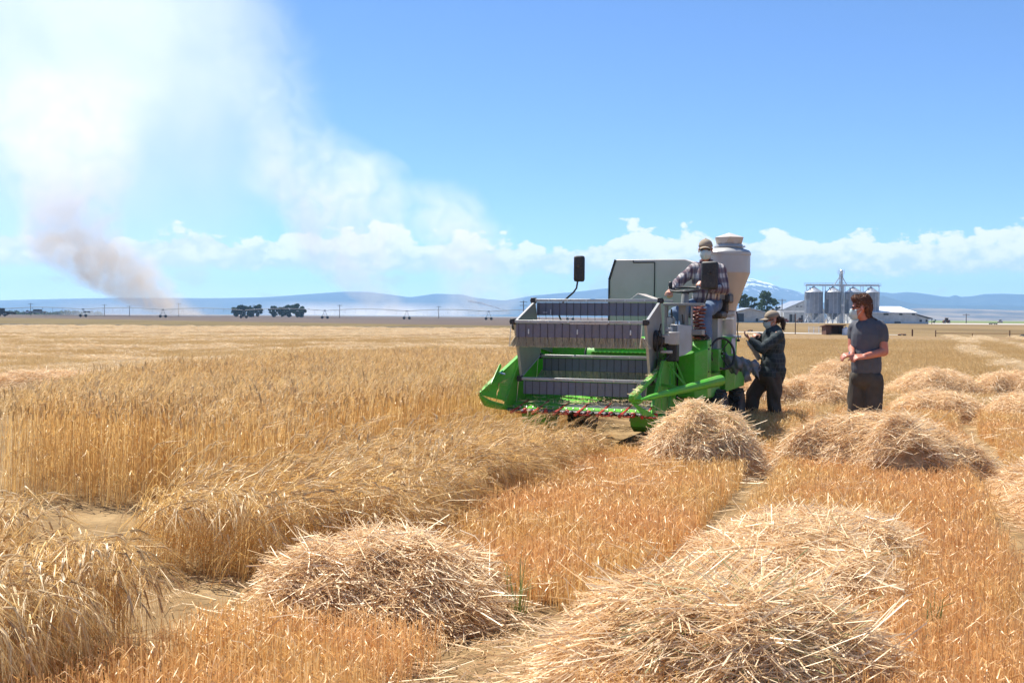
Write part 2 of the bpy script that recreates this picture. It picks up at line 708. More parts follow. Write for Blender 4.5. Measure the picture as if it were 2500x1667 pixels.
def edge_clump(n, size, h=(.50, .72)):
    """upright plants whose long-awned ears hang down"""
    rb = RB()
    for i in range(n):
        p = (RG.uniform(-.5, .5) * size, RG.uniform(-.5, .5) * size, -.01)
        plant(rb, p, RG.uniform(*h), RG.normal(0, .7), abs(RG.normal(.06, .06)), RG.uniform(1.2, 2.6), awn=.15, nawn=14, curve=RG.uniform(.2, 1.4), expo=7.0)
    return rb.mesh('edge_clump', M['lodged'], M['ear_pale'])


def straw_mat_clump(n, size, thick, mat='straw', lmin=.12, lmax=.38):
    rb = RB()
    for i in range(n):
        r = size * .5 * math.sqrt(RG.random())
        a = RG.uniform(0, 6.28)
        z = thick * (1 - (r / (size * .5)) ** 2) * RG.uniform(.2, 1.0) + .01
        p = np.array([r * math.cos(a), r * math.sin(a), z])
        d = dirv(RG.uniform(0, 6.28), RG.normal(1.5, .22))
        L = RG.uniform(lmin, lmax)
        rb.rib([p - d * L / 2, p + RG.normal(0, .01, 3), p + d * L / 2], RG.uniform(.004, .006))
    return rb.mesh('straw_clump', M[mat])


def scatter(name, protos, pts, rot, scl, kind='stuff', label=None, parent=None):
    n = len(pts)
    me = bpy.data.meshes.new(name)
    me.vertices.add(n)
    me.vertices.foreach_set('co', np.asarray(pts, np.float32).ravel())
    for nm, ty, arr in (('rot', 'FLOAT', rot), ('scl', 'FLOAT', scl), ('idx', 'INT', RG.integers(0, len(protos), n))):
        at = me.attributes.new(nm, ty, 'POINT')
        at.data.foreach_set('value', np.asarray(arr, np.float32 if ty == 'FLOAT' else np.int32))
    o = link(bpy.data.objects.new(name, me), parent)
    col = bpy.data.collections.new(name + '_source')
    for p in protos:
        col.objects.link(p)
    ng = bpy.data.node_groups.new(name, 'GeometryNodeTree')
    ng.interface.new_socket('Geometry', in_out='INPUT', socket_type='NodeSocketGeometry')
    ng.interface.new_socket('Geometry', in_out='OUTPUT', socket_type='NodeSocketGeometry')
    N, L = ng.nodes, ng.links
    gi = N.new('NodeGroupInput')
    go = N.new('NodeGroupOutput')
    ci = N.new('GeometryNodeCollectionInfo')
    ci.inputs['Collection'].default_value = col
    ci.inputs['Separate Children'].default_value = True
    ci.inputs['Reset Children'].default_value = True
    io = N.new('GeometryNodeInstanceOnPoints')
    io.inputs['Pick Instance'].default_value = True

    def attr(nm, ty):
        a = N.new('GeometryNodeInputNamedAttribute')
        a.data_type = ty
        a.inputs['Name'].default_value = nm
        return a.outputs['Attribute']
    cx = N.new('ShaderNodeCombineXYZ')
    L.new(attr('rot', 'FLOAT'), cx.inputs['Z'])
    L.new(gi.outputs[0], io.inputs['Points'])
    L.new(ci.outputs[0], io.inputs['Instance'])
    L.new(attr('idx', 'INT'), io.inputs['Instance Index'])
    L.new(cx.outputs[0], io.inputs['Rotation'])
    L.new(attr('scl', 'FLOAT'), io.inputs['Scale'])
    L.new(io.outputs[0], go.inputs[0])
    md = o.modifiers.new('scatter', 'NODES')
    md.node_group = ng
    o['kind'] = kind
    if label:
        o['label'] = label
    return o


def inpoly(x, y, poly):
    x, y = np.asarray(x), np.asarray(y)
    r = np.zeros(len(x), bool)
    n = len(poly)
    for i in range(n):
        x1, y1 = poly[i]
        x2, y2 = poly[(i + 1) % n]
        c = ((y1 > y) != (y2 > y)) & (x < (x2 - x1) * (y - y1) / (y2 - y1 + 1e-12) + x1)
        r ^= c
    return r


def wob(x, y, f=1.0, s=0.0):
    """smooth wobble in -1..1"""
    return (np.sin(x * 1.7 * f + s) * np.cos(y * 1.3 * f + 1.3 * s) + np.sin(x * .7 * f - y * 1.1 * f + 2 * s)) / 2


# row-aligned grid over everything the camera can look at
def rowgrid(step, dmin, dmax, jit):
    xs = np.arange(-90, 60, step)
    ys = np.arange(-14, 120, step)
    X, Y = np.meshgrid(xs, ys)
    X = X.ravel() + RG.uniform(-jit, jit, X.size)
    Y = Y.ravel() + RG.uniform(-jit, jit, Y.size)
    wx = ROWROOT.x + RC * X - RS * Y
    wy = ROWROOT.y + RS * X + RC * Y
    k = (wy > dmin) & (wy < dmax) & (np.abs(wx) < wy * .54 + 1.6)
    return X[k], Y[k], wx[k], wy[k]


STANDING = [(-.95, -4.75), (-2.2, -4.62), (-3.7, -4.7), (-4.4, -3.2), (-6.1, -.8), (-7.4, 4.7), (-6.4, 7.8), (-3.8, 7.9), (-.95, 7.4), (-.95, 0)]
LODGE_A = [(-1.05, -6.3), (.22, -5.9), (.40, -4.6), (.36, -2), (.46, -.22), (-.9, -.25), (-1.05, -1)]
LODGE_B = [(-5, -10.5), (.24, -9.4), (.27, -7.75), (.30, -7.32), (-.2, -7.2), (-1.0, -6.95), (-2.0, -6.45), (-5, -6.3)]


def far_edge_d(wx, wy):
    u = 1250 + FPX * wx / wy
    return np.interp(u, [e[0] for e in FAR_EDGE], [e[1] for e in FAR_EDGE])


# stubble
def stubble_keep(X, Y, e):
    k = ~inpoly(X, Y, STANDING) & ~inpoly(X, Y, LODGE_A) & ~inpoly(X, Y, LODGE_B)
    k &= ~((Y > -6.80 - e) & (Y < -6.22 + e - .14 * np.sin(X * 3)) & (X < 2.3))
    k &= ~((Y < -6.2) & (X > 1.55) & (X < 2.3))
    k &= ~((Y < -7.0) & (X < .36))
    k &= ~((Y < -4.4) & (X < .36))
    k &= ~((X < .36 + e) & (X > -1.3) & (Y > -7.3) & (Y < -.2))
    return k


tilesN = [stubble_tile(100, .25, .20, .024, .55, 5) for _ in range(14)]
tilesF = [stubble_tile(80, .5, .13, .03, .2, 22, 'stubble_far') for _ in range(4)]
def strip_grid(x0, x1):
    nx = max(1, round((x1 - x0) / .225))
    cx = x0 + (x1 - x0) * (np.arange(nx) + .5) / nx
    return cx


xs = np.concatenate([strip_grid(.46, 2.02), strip_grid(2.34, 3.97), strip_grid(4.29, 12)])
ys = np.arange(-12, 14, .225)
X, Y = np.meshgrid(xs, ys)
X = X.ravel()
Y = Y.ravel() + RG.uniform(-.02, .02, X.size)
X = X + np.where(Y < 9, .05 * np.sin(Y * 1.1) + .03 * np.sin(Y * 2.7 + 1), 0)
wx = ROWROOT.x + RC * X - RS * Y
wy = ROWROOT.y + RS * X + RC * Y
k = (wy > 3) & (wy < 16) & (np.abs(wx) < wy * .54 + 1.6)
X, Y, wx, wy = X[k], Y[k], wx[k], wy[k]
k = stubble_keep(X, Y, .11)
scatter('stubble', tilesN, np.stack([wx[k], wy[k], 0 * wx[k]], 1), ROWYAW + PI * RG.integers(0, 2, k.sum()) + RG.normal(0, .06, k.sum()),
        1.0 + .14 * wob(X[k], Y[k], .8, 2) + RG.normal(0, .05, k.sum()), label='short orange barley stubble left standing in drilled rows')
X, Y, wx, wy = rowgrid(.46, 16, 74, .06)
k = stubble_keep(X, Y, .22)
scatter('stubble', tilesF, np.stack([wx[k], wy[k], 0 * wx[k]], 1), ROWYAW + PI * RG.integers(0, 2, k.sum()) + RG.normal(0, .06, k.sum()),
        1.0 + .25 * wob(X[k], Y[k], .35, 1), label='pale barley stubble across the far half of the field')

# standing barley
X, Y, wx, wy = rowgrid(.30, 3.0, 40, .08)
k = inpoly(X, Y, STANDING)
cl = [barley_clump(46, .40, .80) for _ in range(8)]
scatter('standing_barley', cl, np.stack([wx[k], wy[k], 0 * wx[k]], 1), RG.uniform(-.9, .9, k.sum()) + .4,
        .97 + .07 * wob(X[k], Y[k], .9) + RG.normal(0, .03, k.sum()), label='uncut golden bearded barley standing left of the combine')

# lodged barley in front of the header and at the end of the row
X, Y, wx, wy = rowgrid(.25, 3.0, 16, .07)
lc = [lodged_clump(40, .36, 1.35, (.50, .68)) for _ in range(8)]
lb = [lodged_clump(40, .36, 1.3, (.58, .80)) for _ in range(8)]
eA = inpoly(X, Y, LODGE_A) & ~(inpoly(X + .24, Y, LODGE_A) & inpoly(X, Y - .30, LODGE_A))
k = inpoly(X, Y, LODGE_A) & (~eA | (RG.random(len(X)) < .4))
hh = np.interp(Y[k], [-6, -4, -2, -1, -.4], [1.12, 1.02, .92, .74, .58]) + .12 * wob(X[k], Y[k], 2.3, 3) + RG.normal(0, .04, k.sum())
scatter('lodged_barley', lc, np.stack([wx[k], wy[k], 0 * wx[k]], 1), .55 + .7 * wob(X[k], Y[k], 1.3, 1) + RG.normal(0, .65, k.sum()),
        hh, label='flattened uncut barley lying over in front of the cutter')
eB = inpoly(X, Y, LODGE_B) & ~(inpoly(X + .46, Y, LODGE_B) & inpoly(X, Y - .34, LODGE_B) & inpoly(X + .2, Y - .2, LODGE_B))
k = inpoly(X, Y, LODGE_B) & ~eB
hh = .86 + .09 * wob(X[k], Y[k], 1.6, 5) + RG.normal(0, .03, k.sum())
scatter('lodged_barley', lb, np.stack([wx[k], wy[k], 0 * wx[k]], 1), -.55 + .6 * wob(X[k], Y[k], 1.1, 4) + RG.normal(0, .65, k.sum()),
        hh, label='drooping bearded barley at the end of the row, front left')

M['core'] = soil('packed_straw', [(.26, .15, .07), (.50, .31, .15), (.66, .44, .23)], 9.0, None, 60)
M['swath'] = strawmat('swath', [(0, (.64, .44, .22)), (1, (.90, .74, .48))], .3, .06)
ec = [edge_clump(60, .30) for _ in range(8)]
scatter('lodged_barley', ec, np.stack([wx[eA], wy[eA], 0 * wx[eA]], 1), -.4 + RG.normal(0, .5, eA.sum()), np.interp(Y[eA], [-6, -2, -1, -.4], [.86, .76, .66, .54]) + RG.normal(0, .05, eA.sum()),
        label='barley with hanging ears along the cut edge of the middle strip')
scatter('lodged_barley', ec, np.stack([wx[eB], wy[eB], 0 * wx[eB]], 1), -1.0 + RG.normal(0, .5, eB.sum()), .98 + .06 * wob(X[eB], Y[eB], 2) + RG.normal(0, .04, eB.sum()),
        label='barley with pale hanging ears at the end of the row, bottom left')

# loose straw over everything near
lm = [straw_mat_clump(34, .7, .05, 'straw', .06, .28) for _ in range(8)]
X, Y, wx, wy = rowgrid(.55, 3.2, 20, .25)
k = ~inpoly(X, Y, STANDING) & ~inpoly(X, Y, LODGE_A) & ~inpoly(X, Y, LODGE_B)
low_spot = (np.abs(X - 2.2) < .34) | (np.abs(X - 4.15) < .34) | ((Y > -7.2) & (Y < -6.2) & (X < 2.3)) | ((Y < -6.2) & (X > 1.5) & (X < 3.4))
path = ((Y > -7.2) & (Y < -6.1) & (X > -.2) & (X < 2.4)) | ((Y < -6.2) & (X > 1.4) & (X < 2.4))
k &= (RG.random(len(X)) < .26) | (low_spot & (RG.random(len(X)) < .2)) | path | ((X > 4.5) & (RG.random(len(X)) < .6))
zz_ = np.where(low_spot, .0, RG.uniform(.10, .19, len(X)))
scatter('loose_straw', lm, np.stack([wx[k], wy[k], zz_[k]], 1), RG.uniform(0, 6.28, k.sum()), RG.uniform(.7, 1.1, k.sum()),
        label='loose pale straws strewn over the stubble')
X, Y, wx, wy = rowgrid(.28, 3.2, 9, .12)
k = (((Y > -7.1) & (Y < -6.2) & (X > .35) & (X < 2.4)) | ((Y < -6.2) & (X > 1.4) & (X < 2.4)))
scatter('loose_straw', lm, np.stack([wx[k], wy[k], 0 * wx[k]], 1), RG.uniform(0, 6.28, k.sum()), RG.uniform(.6, 1.0, k.sum()),
        label='trampled straw covering the path between the near piles')

# swaths of straw left by earlier passes, out to the far edge
sw = [straw_mat_clump(330, 1.5, .16, 'swath') for _ in range(5)]
pts = []
for xr in list(np.arange(-96, -8, 3.1)) + list(np.arange(6.2, 60, 2.4)):
    y0 = -10
    for yr in np.arange(y0, 135, .72):
        w = row(xr + .5 * math.sin(yr * .11 + xr), yr)
        if w.y < 17 or abs(w.x) > w.y * .54 + 2 or w.y > 132:
            continue
        if w.y > float(far_edge_d(np.array([w.x]), np.array([w.y]))[0]) - 1.5:
            continue
        dens_ = .50 + .55 * math.sin(yr * .23 + xr * 1.7) + .3 * math.sin(xr * 2.3)
        if RG.random() < dens_ + .15:
            pts.append((w.x + RG.normal(0, .12), w.y + RG.normal(0, .2), .04))
for yy, dx in ((24, 0), (33, .4), (47, 0), (64, .5), (90, 0)):
    for u in np.arange(-60, 1240, 9 if yy < 60 else 6):
        d = yy + 2.5 * math.sin(u * .006 + yy) + (u / 1200) * 5
        w = (gx(u, d), d)
        if RG.random() < .55 + .4 * math.sin(u * .021 + yy):
            q = (w[0], w[1], .05)
            lx = RC * (w[0] - ROWROOT.x) + RS * (w[1] - ROWROOT.y)
            ly = -RS * (w[0] - ROWROOT.x) + RC * (w[1] - ROWROOT.y)
            if not inpoly(np.array([lx]), np.array([ly]), STANDING)[0]:
                pts.append(q)
pts = np.array(pts)
scatter('straw_swaths', sw, pts, RG.uniform(0, 6.28, len(pts)), RG.uniform(.6, 1.15, len(pts)),
        label='pale straw swaths lying in lines across the cut field')


# ------------------------------------------------------------------ straw piles
def straw_pile(label, rowpos, rx, ry, h, n, rz=0.0, seed=1, skew=(0, 0), lmin=.07, lmax=.32, comb=None, green=0, world=None, wmul=1.0):
    rg = np.random.default_rng(seed)
    base = Vector(world) if world else row(*rowpos)
    root = empty('straw_pile', (base.x, base.y, 0), ROWYAW + rz)
    tag(root, label, 'straw pile', 'straw piles dropped on the cut strips')
    ph = rg.uniform(0, 6.28, 6)
    blobs = [(0, 0, 1, 1)]
    for _ in range(4):
        ba, br = rg.uniform(0, 6.28), rg.uniform(.30, .72)
        blobs.append((br * math.cos(ba), br * math.sin(ba), rg.uniform(.34, .60), rg.uniform(.45, .92)))

    def surf(x, y):
        a = np.arctan2(y, x)
        e = 1 + .13 * np.sin(2 * a + ph[0]) + .09 * np.sin(3 * a + ph[1]) + .05 * np.sin(5 * a + ph[2])
        z = 0
        for bx_, by_, bs_, bh_ in blobs:
            r = np.sqrt((x / rx - bx_) ** 2 + (y / ry - by_) ** 2) / (e * bs_)
            z = np.maximum(z, bh_ * np.clip(1 - r ** (2.9 if bs_ == 1 else 1.9), 0, 1) * (.88 if bs_ == 1 else 1.0))
        z = z * (1 + .10 * np.sin(x * 5.5 / rx + ph[3]) * np.cos(y * 5 / ry + ph[4]) + .09 * np.sin(x * 12 / rx + ph[2] + 3 * np.sin(y * 4 / ry)))
        return h * z
    # core
    nr, na = 13, 30
    vs, fs = [], []
    for i in range(nr):
        for j in range(na):
            r = (i / (nr - 1)) * 1.4
            a = 2 * PI * j / na
            x, y = rx * r * math.cos(a), ry * r * math.sin(a)
            vs.append((x, y, -.06 if i == nr - 1 else max(-.02, float(surf(x, y)) * .93 - .03)))
    for i in range(nr - 1):
        for j in range(na):
            fs.append((i * na + j, (i + 1) * na + j, (i + 1) * na + (j + 1) % na, i * na + (j + 1) % na))
    m = MB()
    m.add(vs, fs)
    m.build('packed_core', M['core'], root)
    # straws
    q = np.sqrt(rg.random(n)) * 1.10
    a = rg.uniform(0, 2 * PI, n)
    x, y = rx * q * np.cos(a), ry * q * np.sin(a)
    n = int(n * 1.9)
    q = np.sqrt(rg.random(n)) * np.where(rg.random(n) < .13, 1.28, 1.0)
    a = rg.uniform(0, 2 * PI, n)
    x, y = rx * q * np.cos(a), ry * q * np.sin(a)
    L = rg.uniform(lmin, lmax, n) * np.where(rg.random(n) < .08, 1.7, 1)
    az = rg.uniform(0, 2 * PI, n)
    if comb is not None:
        az = np.where(rg.random(n) < .72, comb + rg.normal(0, .35, n), az)
    dx, dy = np.cos(az), np.sin(az)
    lift = rg.normal(0, .010, n) + rg.exponential(.012, n)
    stick = rg.random(n) < .06
    P = []
    for t in (-.5, 0, .5):
        X_, Y_ = x + dx * L * t, y + dy * L * t
        z = surf(X_, Y_) + .008 + lift
        P.append(np.stack([X_, Y_, z], 1))
    P[1] = P[1] + rg.normal(0, .010, (n, 3)) * (rg.random(n) < .45)[:, None]
    # stiff stalks: ends follow the surface only partly
    mid = P[1]
    for j, sg in ((0, -1), (2, 1)):
        lin = mid + sg * np.stack([dx, dy, np.where(stick, rg.uniform(.1, 1.0, n) * sg, rg.normal(0, .22, n))], 1) * (L * .5)[:, None]
        wgt = np.where(stick, .92, rg.uniform(.25, .85, n))[:, None]
        P[j] = P[j] * (1 - wgt) + lin * wgt
        P[j][:, 2] = np.maximum(P[j][:, 2], .004)
    sd = np.cross(P[2] - P[0], rg.normal(size=(n, 3)))
    sd /= np.linalg.norm(sd, axis=1)[:, None] + 1e-9
    wd = (rg.uniform(.003, .0054, n) * wmul)[:, None] * .5
    V = np.stack([P[0] - sd * wd, P[0] + sd * wd, P[1] - sd * wd, P[1] + sd * wd, P[2] - sd * wd, P[2] + sd * wd], 1).reshape(-1, 3)
    i = np.arange(n) * 6
    F = np.concatenate([np.stack([i, i + 1, i + 3, i + 2], 1), np.stack([i + 2, i + 3, i + 5, i + 4], 1)])
    o = fast_mesh('straw', V, F, M['straw'], root)
    o['kind'] = 'stuff'
    # stout loose stalks lying on top of everything
    nt = n // 14
    rb = RB()
    for _ in range(nt):
        q_, a_ = math.sqrt(rg.random()) * 1.05, rg.uniform(0, 6.28)
        x_, y_ = rx * q_ * math.cos(a_), ry * q_ * math.sin(a_)
        z_ = float(surf(np.array([x_]), np.array([y_]))[0]) + rg.uniform(.01, .05)
        d_ = dirv(rg.uniform(0, 6.28), rg.normal(1.5, .3))
        L_ = rg.uniform(.10, .36)
        c_ = np.array([x_, y_, max(.03, z_)])
        rb.rib([c_ - d_ * L_ / 2, c_ + rg.normal(0, .008, 3), c_ + d_ * L_ / 2], rg.uniform(.0045, .0075))
    ts = rb.mesh('stout_straw', M['straw'])
    link(ts, root)
    ts['kind'] = 'stuff'
    if green:
        o.data.materials.append(M['green_straw'])
        mi = np.zeros(len(F), np.int32)
        gsel = (rg.random(n) < green) & (np.hypot(x - .1 * rx, y + .1 * ry) < .6 * rx)
        mi[:n][gsel] = 1
        mi[n:][gsel] = 1
        o.data.polygons.foreach_set('material_index', mi)
    return root


straw_pile('low combed straw pile in the foreground left of centre, in front of the cut strip', (.92, -6.32), .60, .52, .38, 6500, .05, 11, comb=2.8)
straw_pile('largest loose straw pile at the bottom edge, right of centre', (2.74, -6.86), .64, .56, .42, 8000, .1, 12, lmin=.08, lmax=.42, comb=.5, green=.06)
straw_pile('flat pale mat of straw on the right strip behind the largest pile', (2.86, -4.75), .72, 1.35, .30, 10000, 0, 13, green=.03)
straw_pile('tall round straw pile beside the green cone of the header', (1.47, -.62), .66, .58, .64, 6500, 0, 14, green=.05)
straw_pile('wide straw pile in front of the man in the grey shirt', (3.18, -.38), .98, .66, .60, 7000, 0, 15, comb=.3)
straw_pile('straw pile to the right behind the man in the grey shirt', (3.7, 6.2), .80, .62, .42, 3500, 0, 16)
straw_pile('far straw pile at right between the man and the edge of the field', (3.75, 12.3), 1.05, .75, .50, 3000, 0, 17)
straw_pile('straw pile between the two standing people', (1.75, 8.5), .95, .7, .48, 3500, 0, 18)
straw_pile('small straw pile just left of the man, behind the other pile', (1.7, 15.2), .75, .6, .52, 2000, 0, 19)
straw_pile('far straw pile cut off by the right edge of the photo', (5.2, 12.6), .8, .7, .48, 2200, 0, 20)
straw_pile('reddish straw pile at the right edge, level with the man', (4.95, 5.9), .72, .66, .46, 2600, 0, 21)
straw_pile('long straw pile on the third strip at the right edge of the photo', (4.62, -1.6), .50, 1.35, .36, 6000, 0, 22)
straw_pile('pale straw spread at far left behind the standing barley', (-12.6, 5.4), 2.0, .75, .36, 5000, .5, 23)
straw_pile('straw pile behind the tyre of the combine', (.75, 8.3), .7, .6, .50, 2200, 0, 24)
straw_pile('straw heap in the bottom right corner', (4.45, -6.0), .42, .8, .18, 2600, 0, 25)

# a few green weeds in the stubble
def weed(label, pos, n, h):
    rb = RB()
    for i in range(n):
        az = RG.uniform(0, 6.28)
        d = dirv(az, abs(RG.normal(.15, .12)))
        p = np.array([RG.normal(0, .025), RG.normal(0, .025), 0])
        L = h * RG.uniform(.5, 1.1)
        rb.rib([p, p + d * L * .4, p + d * L * .75 + np.array([0, 0, .01]), p + d * L + np.array([math.cos(az) * .05, math.sin(az) * .05, -.02])], .007, None, .2)
    o = rb.mesh('weed', M['weed'])
    link(o)
    o.location = pos
    return tag(o, label, 'weed')


M['weed'] = strawmat('weed', [(0, (.10, .16, .04)), (1, (.30, .30, .10))], .3, .08)
weed('tuft of green grass at the front end of the middle stubble strip', row(1.62, -6.2), 26, .36)
weed('small green weed under the drooping barley at lower left', row(.2, -7.75), 14, .22)
weed('green grass tuft in the stubble at lower right', row(3.55, -5.9), 18, .30)

# ------------------------------------------------------------------ the plot combine
# built in its own frame: x to the photo's right, y backwards, z up; origin under the middle of the cutter bar
K = empty('combine_harvester', ROWROOT, ROWYAW)
tag(K, 'green and grey small plot combine harvester with a raised reel header, standing in the barley', 'combine harvester')


def part(name, mb, mat, parent=K, bevel=.004, **kw):
    return mb.build(name, M[mat], parent, bevel, **kw)


# --- header: side sheets, trough, floor
def side_sheet(x, t):
    poly = [(-.10, .56), (.36, 1.03), (.95, 1.20), (1.48, 1.16), (1.50, .52), (.05, .46), (-.10, .48)]
    return MB().prism(poly, 0, x - t / 2, x + t / 2)


for x in (-.86, .83):
    s = part('end_sheet', side_sheet(x, .012), 'green')
    fl = MB()
    fl.bar((x, -.10, .572), (x, .36, 1.045), .035, .012)
    fl.bar((x, .37, 1.045), (x, .95, 1.213), .035, .012)
    part('flange', fl, 'green', s, .002)
# trough: curved green back sheet
prof = []
for i in range(9):
    a = -PI / 2 + (PI / 2 + .25) * i / 8
    prof.append((1.14 + .30 * math.cos(a), .83 + .30 * math.sin(a)))
prof.append((1.42, 1.19))
outer = [(y + .008, z - .004) for y, z in prof]
part('trough_sheet', MB().prism(prof + outer[::-1], 0, -.853, .823), 'green', bevel=0)
part('trough_lip', MB().prism([(1.38, 1.19), (1.44, 1.19), (1.44, 1.215), (1.38, 1.215)], 0, -.85, .82), 'green')
# floor from the knife back to the trough: lip, grey ramp and black apron
part('cutter_lip', MB().prism([(.0, .487), (.10, .512), (.10, .518), (.0, .495)], 0, -.84, .815), 'green', bevel=0)
part('floor_ramp', MB().prism([(.102, .514), (.30, .520), (.30, .528), (.102, .520)], 0, -.84, .815), 'greymetal', bevel=0)
part('floor_plate', MB().add([(-.84, .11, .534), (-.30, .11, .534), (-.02, .62, .545), (-.02, 1.1, .55), (-.84, 1.1, .60), (-.84, .11, .522), (-.30, .11, .522), (-.02, .62, .532), (-.02, 1.1, .538), (-.84, 1.1, .58)], [(0, 1, 2, 3, 4), (9, 8, 7, 6, 5), (0, 5, 6, 1), (1, 6, 7, 2), (2, 7, 8, 3), (3, 8, 9, 4), (4, 9, 5, 0)]), 'green', bevel=0)
part('floor_apron', MB().prism([(.302, .520), (1.14, .522), (1.14, .534), (.302, .530)], 0, -.84, .815), 'black', bevel=0)
# feed drum with scalloped ribs
drum = part('feed_drum', MB().lathe([(.02, -.27), (.165, -.27), (.165, .80), (.02, .80)], (0, 1.20, 1.02), 32, 'X'), 'green', bevel=0)
part('drum_ring', MB().torus((-.275, 1.20, 1.02), .168, .010, 28, 6, (0, PI / 2, 0)), 'black', drum, 0)
for a in (1.15, 2.10, 2.75, 4.2, 5.3):
    rb_ = MB()
    ca, sa = math.cos(a), math.sin(a)
    n = 18
    up, lo = [], []
    for i in range(n * 2 + 1):
        x = -.19 + .97 * i / (n * 2)
        up.append((x, .160))
        lo.append((x, .225 + (.012 if i % 2 else 0)))
    vs = []
    for off in (-.004, .004):
        for x, r in up + lo[::-1]:
            vs.append((x, 1.20 + ca * r - sa * off, 1.02 + sa * r + ca * off))
    m_ = len(up) * 2
    fs = [tuple(range(m_)), tuple(range(2 * m_ - 1, m_ - 1, -1))] + [(i, i + m_, (i + 1) % m_ + m_, (i + 1) % m_) for i in range(m_)]
    rb_.add(vs, fs)
    rb_.bar((-.19, 1.20 + ca * .19 - sa * .016, 1.02 + sa * .19 + ca * .016), (.78, 1.20 + ca * .19 - sa * .016, 1.02 + sa * .19 + ca * .016), .040, .012)
    part('drum_rib', rb_, 'greylight' if 'greylight' in M else 'green', drum, 0)
# knife
part('cutter_bar', MB().box((-.015, -.015, .478), (1.70, .05, .026)), 'black')
kn = MB()
for k in range(22):
    x = -.83 + k * 1.65 / 21
    kn.add([(x - .028, -.04, .487), (x + .028, -.04, .487), (x, -.115, .482), (x - .028, -.04, .481), (x + .028, -.04, .481)], [(0, 1, 2), (3, 2, 4), (0, 2, 3), (1, 4, 2), (0, 3, 4, 1)])
part('knife_section', kn, 'steel', bevel=0, smooth=False)
gd = MB()
for k in range(22):
    x = -.83 + k * 1.65 / 21 + .03
    gd.tube([(x, -.03, .475), (x, -.10, .472), (x, -.15, .468)], [.013, .011, .003], 6)
    gd.lathe([(.012, 0), (.012, .014), (.004, .02)], (x, .03, .497), 6)
part('knife_guard', gd, 'steel', bevel=0)
for k in range(7):
    x = -.74 + k * .247
    lf = MB().tube([(x, -.20, .462), (x + .005, -.02, .490), (x + .02, .30, .565)], [.020, .017, .008], 6)
    l = part('crop_lifter', lf, 'red', bevel=0)
    part('lifter_clamp', MB().lathe([(.024, 0), (.026, .01), (.024, .045), (.015, .055)], (x + .115, -.07, .448), 10).box((x + .07, -.085, .452), (.12, .03, .012)), 'red', l, .002)
# skids under the floor
for x in (-.55, .70):
    sk = MB()
    pts = [(-.02, .46), (.02, .34), (.16, .27), (.42, .27), (.55, .46)]
    sk.prism(pts, 0, x - .14, x + .14)
    part('skid', sk, 'greendark')
part('header_frame_tube', MB().box((-.015, .62, .47), (1.64, .10, .08)), 'green')
part('header_frame_tube', MB().box((-.015, 1.49, .62), (1.64, .06, .10)), 'green')

# --- left divider
dv = MB()
tip = Vector((-1.01, -.52, .672))
dv.add([tip, (-.855, -.08, .575), (-.865, .38, 1.05), (-.885, .34, 1.02), (-.90, -.08, .58), (-.93, -.20, .80)], [(0, 1, 2), (0, 2, 5), (5, 2, 3), (0, 5, 4), (5, 3, 4), (0, 4, 1), (1, 4, 3, 2)])
D_ = part('crop_divider', dv, 'green', bevel=0, smooth=False)
dt = MB().bar((-1.005, -.50, .685), (-.875, .40, 1.07), .045, .018)
part('divider_flange', dt, 'green', D_, .003)
part('divider_shoe', MB().tube([(-1.0, -.50, .665), (-.97, -.36, .57), (-.92, -.20, .53), (-.87, -.03, .50)], [.012, .045, .04, .03], 8), 'green', D_, 0)
fin = MB().prism([(-.30, .77), (-.24, .76), (.02, .95), (.0, .985), (-.04, .975)], 0, -.955, -.945)
part('divider_fin', fin, 'green', D_, .002)
part('fin_bolt', MB().tube([(-.96, -.06, .89), (-.87, -.06, .87)], .012, 8), 'steel', D_, 0)
# --- right divider: beam, struts, cone and nose
D2 = part('crop_divider', MB().bar((.705, -.50, .69), (.835, .92, 1.10), .062, .05), 'green', bevel=.006)
nose = MB()
nose.add([(.685, -.58, .685), (.672, -.46, .645), (.745, -.36, .735), (.76, -.34, .62), (.715, -.30, .60), (.79, -.30, .66)], [(0, 1, 2), (1, 3, 2), (1, 4, 3), (0, 2, 5), (0, 5, 4), (0, 4, 1), (2, 3, 5), (3, 4, 5)])
part('divider_nose', nose, 'green', D2, 0, smooth=False)
part('divider_foot', MB().prism([(.675, .63), (.73, .615), (.95, .50), (.80, .50)], 1, -.40, -.39), 'green', D2, .002)
for a, b in (((.82, .75, 1.05), (.87, .55, .50)), ((.80, .55, .98), (.83, .05, .52)), ((.83, .60, 1.0), (1.02, .62, .78)), ((.84, .9, 1.06), (.99, .92, .70))):
    part('divider_strut', MB().bar(a, b, .028, .020), 'green', D2, .003)
cone = MB().tube([(.78, -.42, .665), (.86, -.30, .69), (1.40, .62, .825), (1.425, .66, .832)], [.012, .028, .062, .060], 10)
part('divider_cone', cone, 'green', D2, 0, ang=25)
part('cone_bracket', MB().bar((.84, .30, .78), (1.15, .22, .75), .03), 'greendark', D2)
part('divider_wire', MB().tube([(.86, .10, .92), (.90, .05, .50)], .006, 6), 'green', D2, 0)
part('divider_wire', MB().tube([(.92, .5, 1.02), (.96, .4, .52)], .006, 6), 'green', D2, 0)

# --- reel
RCY, RCZ, RR = .45, 1.262, .50
ANG = [R_(64), R_(156), R_(244), R_(-25)]
corner = [(RCY + RR * math.cos(a), RCZ + RR * math.sin(a)) for a in ANG]


def reel_plate(x, name):
    g = MB()
    big = [(RCY + (RR - .015) * math.cos(a), RCZ + (RR - .015) * math.sin(a)) for a in ANG]
    g.prism(big, 0, x - .006, x + .006)
    return part(name, g, 'grey', bevel=.003)


